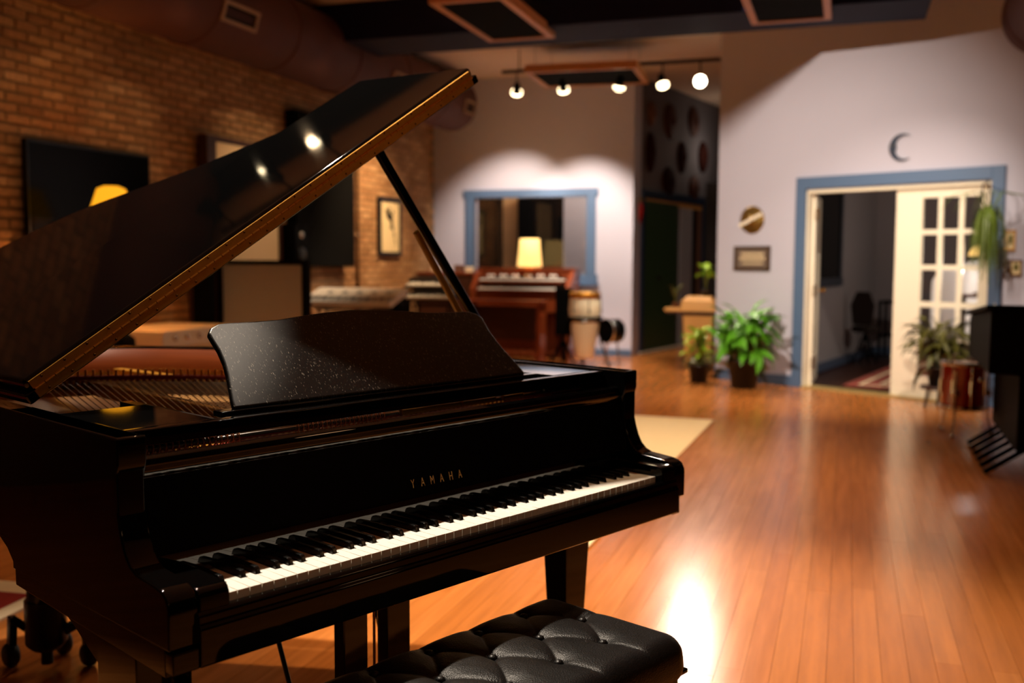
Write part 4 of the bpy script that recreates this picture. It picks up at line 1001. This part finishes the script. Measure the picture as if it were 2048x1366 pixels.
for (s_, z_, hw_, hh, lk, pos) in MASKS:
    p = Vector((12.42, 1.80, 0))+hwd*s_+hwn*0.002
    t = thing('wall_mask', lk+' mask on the shadowed hall wall, '+pos, 'mask', (p.x, p.y, z_), HA, 'masks on the hall wall')
    m_ = 'duct' if 'red' in lk or 'brown' in lk else 'clay' if 'tan' in lk else 'maskwood'
    mb = MB(); n_ = 16; lv = [(1.0, 0.0), (0.9, -0.03), (0.6, -0.055), (0.25, -0.065)]
    for k_, d_ in lv: mb.v += [(hw_*k_*math.cos(2*PI*i/n_), d_, hh*k_*math.sin(2*PI*i/n_)*(1.0 if math.sin(2*PI*i/n_) > 0 else 1.12)) for i in range(n_)]
    for l_ in range(3):
        for i in range(n_): mb.f.append((l_*n_+i, l_*n_+(i+1) % n_, (l_+1)*n_+(i+1) % n_, (l_+1)*n_+i))
    mb.f.append(tuple(range(3*n_, 4*n_))); mb.f.append(tuple(range(n_))[::-1]); mb.sm = [True]*len(mb.f); mb.rnd = [0]*len(mb.f)
    mb.build('mask_face', m_, t)
    for sx in (-1, 1): MB().lathe([(0, -0.062), (0.02, -0.055), (0.022, -0.045)], (sx*hw_*.35, 0, hh*.2), 10, 'y').build('eye', 'blackfab', t)
    B(-.012, .012, -0.085, -0.05, -hh*.25, hh*.12).build('nose', m_, t)
t = thing('wall_ornament', 'small red and gold hanging ornament beside the hall doorway', 'ornament', (12.30, 1.775, 2.02))
MB().lathe([(0, 0.16), (0.03, 0.13), (0.035, 0.10), (0.0, 0.07)], (0,0,0), 14).build('gold_knot', 'goldpaint', t)
MB().lathe([(0.02, 0.08), (0.045, 0.02), (0.04, -0.08), (0.02, -0.14), (0, -0.22)], (0,0,0), 14).build('tassel', 'red', t)
# tan pedestal with tray and plant
pd = thing('pedestal', 'tapered tan pedestal with cap and side tray by the hall corner', 'pedestal', (10.6, 0.70, 0))
def frust(z0, z1, a0, b0_, a1, b1_, cy=0):
    return MB().add([(-a0, cy-b0_, z0), (a0, cy-b0_, z0), (a0, cy+b0_, z0), (-a0, cy+b0_, z0), (-a1, cy-b1_, z1), (a1, cy-b1_, z1), (a1, cy+b1_, z1), (-a1, cy+b1_, z1)], [(0,3,2,1),(4,5,6,7),(0,1,5,4),(1,2,6,5),(2,3,7,6),(3,0,4,7)])
frust(0.0, 0.66, .13, .14, .16, .175).build('column', 'tan', pd, bevel=0.006)
frust(0.66, 0.70, .18, .20, .19, .21).build('neck_band', 'darkwood', pd)
frust(0.70, 0.84, .19, .21, .18, .19).build('cap', 'tan', pd, bevel=0.012)
frust(0.84, 0.88, .17, .17, .14, .14).build('cap_top', 'tan', pd, bevel=0.006)
B(-0.15, 0.15, 0.21, 0.40, 0.70, 0.74).build('side_tray', 'tan', pd, bevel=0.008); B(-0.12, 0.12, 0.2, 0.38, 0.675, 0.70).build('tray_bracket', 'darkwood', pd)

# ================================================================== PLANTS
def leafmesh(L, Wd, droop, n=4):
    mb = MB(); vs = []
    for i in range(n+1):
        t = i/n; x = L*(t-0.12*t*t); z_ = -droop*L*t*t; wd_ = Wd*math.sin(PI*min(1, t*0.92+0.06))**0.8 if i < n else 0.001
        vs += [(x, -wd_/2, z_+wd_*.18), (x, 0, z_), (x, wd_/2, z_+wd_*.18)]
    fs = []
    for i in range(n):
        a = i*3; fs += [(a, a+1, a+4, a+3), (a+1, a+2, a+5, a+4)]
    return mb.add(vs, fs, True)
def plant(t, n, L, Wd, droop, m_, h0, spread, elev=(0.1, 1.2), var=0.35, base=(0, 0), stems=True, hh=0.0):
    protos = []
    stem = MB()
    for k in range(n):
        a = random.uniform(0, 2*PI); e = random.uniform(*elev); s_ = random.uniform(1-var, 1+var)
        rr = random.uniform(0, spread); 
        hz = h0+hh*random.random()
        p = (base[0]+rr*math.cos(a), base[1]+rr*math.sin(a), hz+math.sin(e)*rr*0.4)
        if len(protos) < 4:
            o = leafmesh(L, Wd*random.uniform(.85, 1.15), droop*random.uniform(.7, 1.3)).build('leaf', m_, t); protos.append(o)
        else: o = part_copy(random.choice(protos), t)
        o.location = p; o.rotation_euler = (random.uniform(-.5, .5), -e, a+random.uniform(-.5, .5)); o.scale = (s_, s_, s_)
        if stems: stem.tube([(base[0], base[1], h0*0.35), ((base[0]+p[0])/2, (base[1]+p[1])/2, hz*0.75+.02), p], 0.004, 4, False)
    if stems: o = stem.build('stems', 'leafd', t); o['kind'] = 'stuff'
def pot(t, r, h, m_='pot', base=(0, 0)):
    MB().lathe([(0, 0), (r*.72, 0), (r*.95, h*.9), (r, h*.9), (r, h), (r*.9, h), (r*.88, h*.88), (0, h*.88)], (base[0], base[1], 0), 28).build('pot', m_, t)
    MB().lathe([(0, h*.9), (r*.87, h*.885)], (base[0], base[1], 0), 20).build('soil', 'soil', t)
random.seed(11)
t = thing('potted_plant', 'big leafy green plant in a dark pot left of the double door', 'plant', (9.02, 0.02, 0)); pot(t, 0.17, 0.30)
plant(t, 170, 0.22, 0.08, 0.6, 'leaf', 0.36, 0.24, (-0.6, 1.1), hh=0.36)
t = thing('potted_plant', 'smaller pale green plant squeezed beside the tan pedestal', 'plant', (9.32, 0.52, 0)); pot(t, 0.12, 0.2)
plant(t, 60, 0.13, 0.055, 0.5, 'leaf2', 0.28, 0.12, (-0.2, 1.2), hh=0.28)
t = thing('potted_plant', 'low brownish plant trailing on the floor before the tan pedestal', 'plant', (9.95, 0.62, 0)); pot(t, 0.09, 0.10)
plant(t, 45, 0.13, 0.05, 0.9, 'leafd', 0.12, 0.14, (-0.2, 0.7), hh=0.1)
t = thing('potted_plant', 'bright lime sprig in a small pot on top of the tan pedestal', 'plant', (10.6, 0.63, 0.88)); pot(t, 0.06, 0.08)
plant(t, 22, 0.11, 0.07, 0.4, 'leaf2', 0.20, 0.07, (0.0, 1.2), hh=0.12)
t = thing('potted_plant', 'small dark plant with thin stems on the tray of the pedestal', 'plant', (10.6, 0.985, 0.74)); pot(t, 0.05, 0.06, 'clay')
plant(t, 16, 0.09, 0.02, 0.3, 'leafd', 0.12, 0.04, (0.6, 1.4), hh=0.10)
# fern on a low stand before the french door
t = thing('plant_stand', 'low dark round stand under the olive fern', 'stand', (8.30, -1.78, 0))
MB().lathe([(0, 0.16), (0.17, 0.16), (0.17, 0.185), (0, 0.185)], (0,0,0), 28).build('stand_top', 'darkwood', t)
for k in range(3): MB().tube([(.12*math.cos(k*2.1), .12*math.sin(k*2.1), .16), (.15*math.cos(k*2.1), .15*math.sin(k*2.1), 0)], 0.014, 8).build('leg', 'darkwood', t)
t = thing('potted_plant', 'bushy olive coloured fern before the glazed door leaf', 'plant', (8.30, -1.78, 0.185)); pot(t, 0.13, 0.18)
plant(t, 150, 0.17, 0.045, 0.7, 'leafd', 0.16, 0.20, (-0.5, 1.2), hh=0.38)
# hanging spider plant
t = thing('hanging_plant', 'long leaved hanging plant before the right door frame', 'plant', (8.05, -2.08, 1.62))
MB().lathe([(0, -0.08), (0.04, -0.08), (0.06, 0.0), (0.055, 0.0), (0.035, -0.07), (0, -0.07)], (0,0,0), 24).build('basket', 'darkwood', t)
for k in range(3): MB().tube([(.055*math.cos(k*2.1), .055*math.sin(k*2.1), 0), (0, 0, 0.34)], 0.003, 5).build('hanger', 'satin', t)
MB().tube([(0, 0, 0.33), (0.05, 0, 0.37), (ux(-2.08)-8.05, 0, 0.37), (ux(-2.08)-8.05, 0, 0.2)], 0.007, 6).build('wall_hook', 'satin', t)
pro = []
for k in range(110):
    L = random.uniform(0.25, 0.75); a = random.uniform(0, 2*PI)
    if len(pro) < 8:
        mb = MB(); vs_ = []; n_ = 7; R0 = random.uniform(.06, .15)
        for i in range(n_+1):
            tt = i/n_; x = R0*(1-math.exp(-3*tt))+.03*tt; z_ = 0.16*math.sin(min(1, tt*2.6)*PI*.55)-0.78*max(0, tt-.25)**1.1; wd_ = 0.020*(1-tt*.8)
            vs_ += [(x, -wd_/2, z_), (x, wd_/2, z_)]
        mb.add(vs_, [(2*i, 2*i+1, 2*i+3, 2*i+2) for i in range(n_)], True); o = mb.build('leaf', 'leafh', t); pro.append(o)
    else: o = part_copy(random.choice(pro), t)
    s_ = random.uniform(.7, 1.25); o.rotation_euler = (0, 0, a); o.scale = (random.uniform(.6, 1.3), 1, s_*random.uniform(.6, 1.2)); o.location = (0, 0, 0)
for k in range(8):
    a = random.uniform(0, 2*PI); MB().tube([(0, 0, 0.05), (.12*math.cos(a), .12*math.sin(a), .28), (.3*math.cos(a), .3*math.sin(a), .25), (.42*math.cos(a), .42*math.sin(a), .1)], [.004, .004, .003, .001], 4).build('runner', 'leafh', t)

# ================================================================== ON THE DOOR WALL
def wthing(name, lab, cat, s, z_, off, group=None):
    t = bpy.data.objects.new(name, None); COL.objects.link(t); wallthing(t, s, z_, off); return tag(t, lab, cat, group)
t = wthing('crescent_moon', 'dark blue crescent moon with a face above the double door', 'wall decoration', 1.04, 2.375, 0.0)
R1 = 0.128; pts = []
for k in range(17): a = math.radians(62+(298-62)*k/16); pts.append((R1*math.cos(a)+0.055, R1*math.sin(a)))
ins = []
for k in range(13):
    a = math.radians(292-(292-68)*k/12); rr = 0.112
    x, z_ = rr*math.cos(a)+0.088, rr*math.sin(a)
    if k in (5,): x += 0.004
    if k == 6: x += 0.022
    if k == 7: x += 0.008
    ins.append((x, z_))
# local x runs to the right in the room view
MB().prism(pts+ins, 'y', 0.004, 0.022).build('moon_body', 'navy', t, bevel=0.002)
MB().lathe([(0, 0.026), (0.006, 0.024), (0.008, 0.022)], (-0.045, 0, 0.02), 10, 'y').build('eye', 'goldpaint', t)
MB().tube([(-0.03, 0.023, -0.04), (-0.045, 0.024, -0.045), (-0.052, 0.023, -0.04)], 0.003, 6).build('mouth', 'goldpaint', t)
t = wthing('wall_cymbal', 'round bronze cymbal with pale cross bar above the plaque', 'wall decoration', -0.53, 1.737, 0.0)
MB().lathe([(0, 0.035), (0.03, 0.033), (0.035, 0.022), (0.10, 0.014), (0.148, 0.006), (0.148, 0.003), (0, 0.003)], (0,0,0), 36, 'y').build('disc', 'goldpaint', t)
for r_ in (0.05, 0.075, 0.10, 0.125): MB().lathe([(r_, 0.020-r_*.07), (r_+.002, 0.0225-r_*.07), (r_+.004, 0.020-r_*.07)], (0,0,0), 36, 'y').build('groove_ring', 'brassdark', t)
o = MB().box(-0.152, 0.152, 0.036, 0.042, -0.018, 0.018).build('cross_bar', 'cream', t, bevel=0.003); o.rotation_euler = (0, -0.42, 0)
t = wthing('plaque', 'dark bronze rectangular plaque with faint lettering left of the door', 'plaque', -0.515, 1.33, 0.0)
for a, b_, c, d in ((-.222, .222, .10, .13), (-.222, .222, -.13, -.10), (-.222, -.19, -.10, .10), (.19, .222, -.10, .10)):
    B(a, b_, 0.003, 0.028, c, d).build('frame_rail', 'plaque', t, bevel=0.003)
B(-.19, .19, 0.003, 0.014, -.10, .10).build('plaque_field', 'plaqin', t)
random.seed(5)
for zz, x0, x1, hh in ((0.045, -.13, .13, .028), (-0.002, -.15, .15, .03), (-0.052, -.12, .12, .018)):
    x = x0
    while x < x1:
        wl_ = random.uniform(.012, .022); B(x, x+wl_, 0.0145, 0.017, zz-hh/2, zz+hh/2).build('letter_mark', 'creamfab', t); x += wl_+.006
for lab, s_, z_, m_, hw_, hh in (('small yellow framed picture right of the double door, upper of two', 2.10, 1.49, 'tan', .045, .09), ('small square framed picture right of the double door, lower of two', 2.155, 1.25, 'clay', .055, .07)):
    t = wthing('picture_frame', lab, 'picture', s_, z_, 0.0)
    B(-hw_, hw_, 0.003, 0.018, hh-.014, hh).box(-hw_, hw_, 0.003, 0.018, -hh, -hh+.014).box(-hw_, -hw_+.014, 0.003, 0.018, -hh+.014, hh-.014).box(hw_-.014, hw_, 0.003, 0.018, -hh+.014, hh-.014).build('frame_rail', m_, t, bevel=0.002)
    B(-hw_+.014, hw_-.014, 0.003, 0.01, -hh+.014, hh-.014).build('picture_sheet', 'paper', t); B(-hw_*.3, hw_*.4, 0.0101, 0.012, -hh*.3, hh*.5).build('motif', 'leafd', t)
t = wthing('string_of_beads', 'dark beaded cord beside the lower small picture', 'wall decoration', 2.075, 1.25, 0.0)
for k in range(9): MB().lathe([(0, -.014), (.010, -.008), (.012, 0), (.010, .008), (0, .014)], (0.012*math.sin(k*1.7), 0.014, 0.08-k*0.022), 10).build('bead', 'clay', t)

# ================================================================== ROOM BEHIND THE DOOR
t = thing('side_table', 'small black table beyond the open door', 'table', (12.75, -1.62, 0.013), -0.24)
B(-0.22, 0.22, -0.5, 0.22, 0.74, 0.77).build('tabletop', 'black', t, bevel=0.004); B(-0.18, 0.18, -0.46, 0.18, 0.30, 0.33).build('shelf', 'black', t)
for x in (-.2, .17):
    for y in (-.48, .18): B(x, x+.035, y, y+.035, 0, .74).build('leg', 'black', t)
t = thing('office_chair', 'dark grey chair leaning shape left of the small black table', 'chair', (12.1, -1.20, 0), -0.3)
MB().lathe([(0, 0.40), (0.15, 0.40), (0.18, 0.44), (0.15, 0.48), (0, 0.48)], (0, 0, 0), 24).build('seat', 'dark', t)
MB().prism([(-.12, .5), (.12, .5), (.15, .75), (.08, .92), (-.08, .92), (-.15, .75)], 'x', -.16, -.12).build('backrest', 'dark', t, bevel=.01)
for k in range(4): MB().tube([(0, 0, .40), (.16*math.cos(k*PI/2+.6), .16*math.sin(k*PI/2+.6), 0)], .012, 8).build('leg', 'black', t)
# dark night window on the left wall of that room
nw = struct(bpy.data.objects.new('window_2', None)); COL.objects.link(nw); nw.location = (10.6, -0.60, 1.62); nw.rotation_euler = (0, 0, math.atan2(-1.05, 4.3))
MB().box(-0.62, 1.12, -0.035, 0.0, 0.52, 0.60).box(-0.62, 1.12, -0.05, 0.0, -0.62, -0.52).box(-0.62, -0.54, -0.035, 0, -.52, .52).box(1.04, 1.12, -0.035, 0, -.52, .52).build('window_frame', mat('slate_blue_dark', (40, 50, 66), 0.5), nw, bevel=.004)
B(-0.54, 1.04, -0.02, -0.004, -0.52, 0.52).build('pane', 'screen', nw)
# lamp and a made-up white armchair for the pale reflection, behind the glazed leaf
t = thing('table_lamp', 'bright glass lamp with violet bulb seen through the glazed leaf', 'lamp', (8.72, -2.60, 0.0)); t.location = onwall(1.735, -0.36, 0.0)
MB().lathe([(0, 1.00), (0.08, 1.0), (0.08, 1.012), (0.015, 1.03), (0.015, 1.30), (0, 1.30)], (0,0,0), 18).build('base', 'brassdark', t)
MB().lathe([(0, 1.47), (0.07, 1.455), (0.115, 1.41), (0.13, 1.36), (0.125, 1.36), (0.065, 1.44), (0, 1.455)], (0,0,0), 24).build('lamp_shade', 'shade', t)
MB().lathe([(0, 1.30), (0.03, 1.32), (0.035, 1.35), (0.02, 1.38), (0, 1.385)], (0,0,0), 14).build('bulb', 'violet', t)
p = Vector(onwall(1.735, -0.36, 1.23)); point(p, 16, (1.0, .9, .8), 0.05)
t = thing('lamp_table', 'narrow table under the lamp behind the glazed leaf', 'table', onwall(1.735, -0.36, 0.0)); B(-.2, .2, -.2, .2, .97, 1.0).build('tabletop', 'darkwood', t, bevel=.004)
for x in (-.18, .15):
    for y in (-.18, .15): B(x, x+.03, y, y+.03, 0, .97).build('leg', 'darkwood', t)
t = bpy.data.objects.new('armchair', None); COL.objects.link(t); t.matrix_world = WM @ Matrix.Translation((1.62, -0.95, 0.013)); tag(t, 'white rounded armchair added for a pale reflection in the glazed door leaf', 'chair')
MB().prism([(-0.60, 0.50), (-0.60, 1.10), (-0.52, 1.20), (-0.30, 1.28), (0.0, 1.33), (0.30, 1.30), (0.36, 1.2), (0.36, 0.50)], 'y', -0.16, 0.06, True).build('backrest', mat('white_cloth', (225, 225, 228), 0.9, bump=.2, bscale=200), t, bevel=0.03)
B(-0.58, 0.34, -0.75, -0.16, 0.12, 0.48).build('seat', 'greywall', t, bevel=0.05)
for x in (-.5, .26): B(x, x+.05, -.1, -.05, 0, .5).build('leg', 'darkwood', t)

# ================================================================== RIGHT FOREGROUND: black cabinet, red drum
t = thing('black_cabinet', 'big black cabinet on splayed feet at the right edge', 'cabinet', (6.05, -2.30, 0), -0.02)
MB().prism([(-0.80, 0.62), (0.50, 0.62), (0.50, 0.915), (-0.80, 1.01)], 'y', -0.52, 0.50).build('body', 'black', t, bevel=0.012)
B(-0.80, 0.46, -0.52, 0.33, 0.15, 0.615).build('lower_body', 'black', t, bevel=0.012)
MB().prism([(-0.83, 1.014), (0.53, 0.915), (0.53, 0.945), (-0.83, 1.044)], 'y', -0.55, 0.53).build('top_board', 'black', t, bevel=0.008)
for k in range(6):
    x = 0.30-k*0.21; o = bar(MB(), (x, 0.22, 0.20), (x-.04, 0.50, 0.014), 0.05, 0.03).build('foot', 'black', t, bevel=0.004)
for k in range(6): bar(MB(), (0.34-k*0.21, -0.42, 0.20), (0.30-k*0.21, -0.62, 0.014), 0.05, 0.03).build('foot', 'black', t, bevel=0.004)
for x in (-0.5, 0.0, 0.45): MB().lathe([(0, 0.0), (0.014, 0.0), (0.014, 0.02), (0, 0.024)], (x, 0.50, 0.55), 12, 'y').build('knob', 'steel', t)
t = thing('metal_clip', 'small silver clip on the black cabinet top', 'clip', (6.40, -1.95, 0.972)); B(-.05, .05, -.03, .03, 0, .02).build('clip_plate', 'chrome', t, bevel=.004); MB().tube([(-.04, 0, .02), (0, 0, .035), (.04, 0, .02)], .006, 8).build('clip_spring', 'chrome', t)
dr_ = thing('floor_tom', 'red lacquered floor tom with chrome hoops beside the black cabinet', 'drum', (6.72, -1.80, 0.0))
R_d = 0.150
MB().lathe([(R_d, 0.22), (R_d, 0.54)], (0,0,0), 44).build('shell', 'red', dr_)
for z_ in (0.205, 0.53): MB().lathe([(R_d+.002, z_), (R_d+.014, z_), (R_d+.016, z_+.03), (R_d+.004, z_+.03), (R_d+.002, z_)], (0,0,0), 44).build('hoop', 'chrome', dr_)
MB().lathe([(0, .553), (R_d, .55)], (0,0,0), 40).build('drum_head', 'skin', dr_); MB().lathe([(0, .215), (R_d, .215)], (0,0,0), 40).build('lower_head', 'skin', dr_)
for k in range(8):
    a = k*PI/4+.25; c, s_ = math.cos(a), math.sin(a)
    lg = MB().tube([((R_d+.012)*c, (R_d+.012)*s_, .33), ((R_d+.012)*c, (R_d+.012)*s_, .43)], .014, 8).build('lug', 'chrome', dr_)
    MB().tube([((R_d+.014)*c, (R_d+.014)*s_, .21), ((R_d+.014)*c, (R_d+.014)*s_, .57)], .004, 6).build('tension_rod', 'chrome', lg)
for k in range(3):
    a = 2.75+k*2*PI/3; c, s_ = math.cos(a), math.sin(a)
    lg = MB().tube([((R_d+.03)*c, (R_d+.03)*s_, .50), ((R_d+.03)*c, (R_d+.03)*s_, .14), ((R_d+.06)*c, (R_d+.06)*s_, .03)], .008, 8).build('leg', 'chrome', dr_)
    MB().lathe([(0, 0), (.018, 0.004), (.02, .018), (.014, .034), (0, .04)], ((R_d+.062)*c, (R_d+.062)*s_, 0), 14).build('leg_tip', 'chrome', lg)
    MB().lathe([(0, -.03), (.022, -.02), (.024, .02), (0, .03)], ((R_d+.028)*c, (R_d+.028)*s_, .33), 14).build('leg_bracket', 'chrome', lg)
MB().tube([(-.13, .10, .555), (-.13, .08, .62), (-.10, .05, .62)], .007, 8).build('rim_clip', 'chrome', dr_)

# parts laid out along the angled wall were built in a mirrored frame: bake the mirror into the meshes
bpy.context.view_layer.update()
SM = Matrix.Diagonal((1, -1, 1, 1))
def unmirror(o, root=True):
    if o.type == 'MESH':
        o.data.transform(SM)
        bm = bmesh.new(); bm.from_mesh(o.data); bmesh.ops.recalc_face_normals(bm, faces=bm.faces); bm.to_mesh(o.data); bm.free()
    for c in o.children: c.matrix_basis = SM @ c.matrix_basis @ SM; unmirror(c, False)
    if root: o.matrix_world = ROOTM[o.name] @ SM
tops = [o for o in bpy.data.objects if o.parent is None and o.matrix_world.determinant() < 0]
ROOTM = {o.name: o.matrix_world.copy() for o in tops}
for o in tops: unmirror(o)
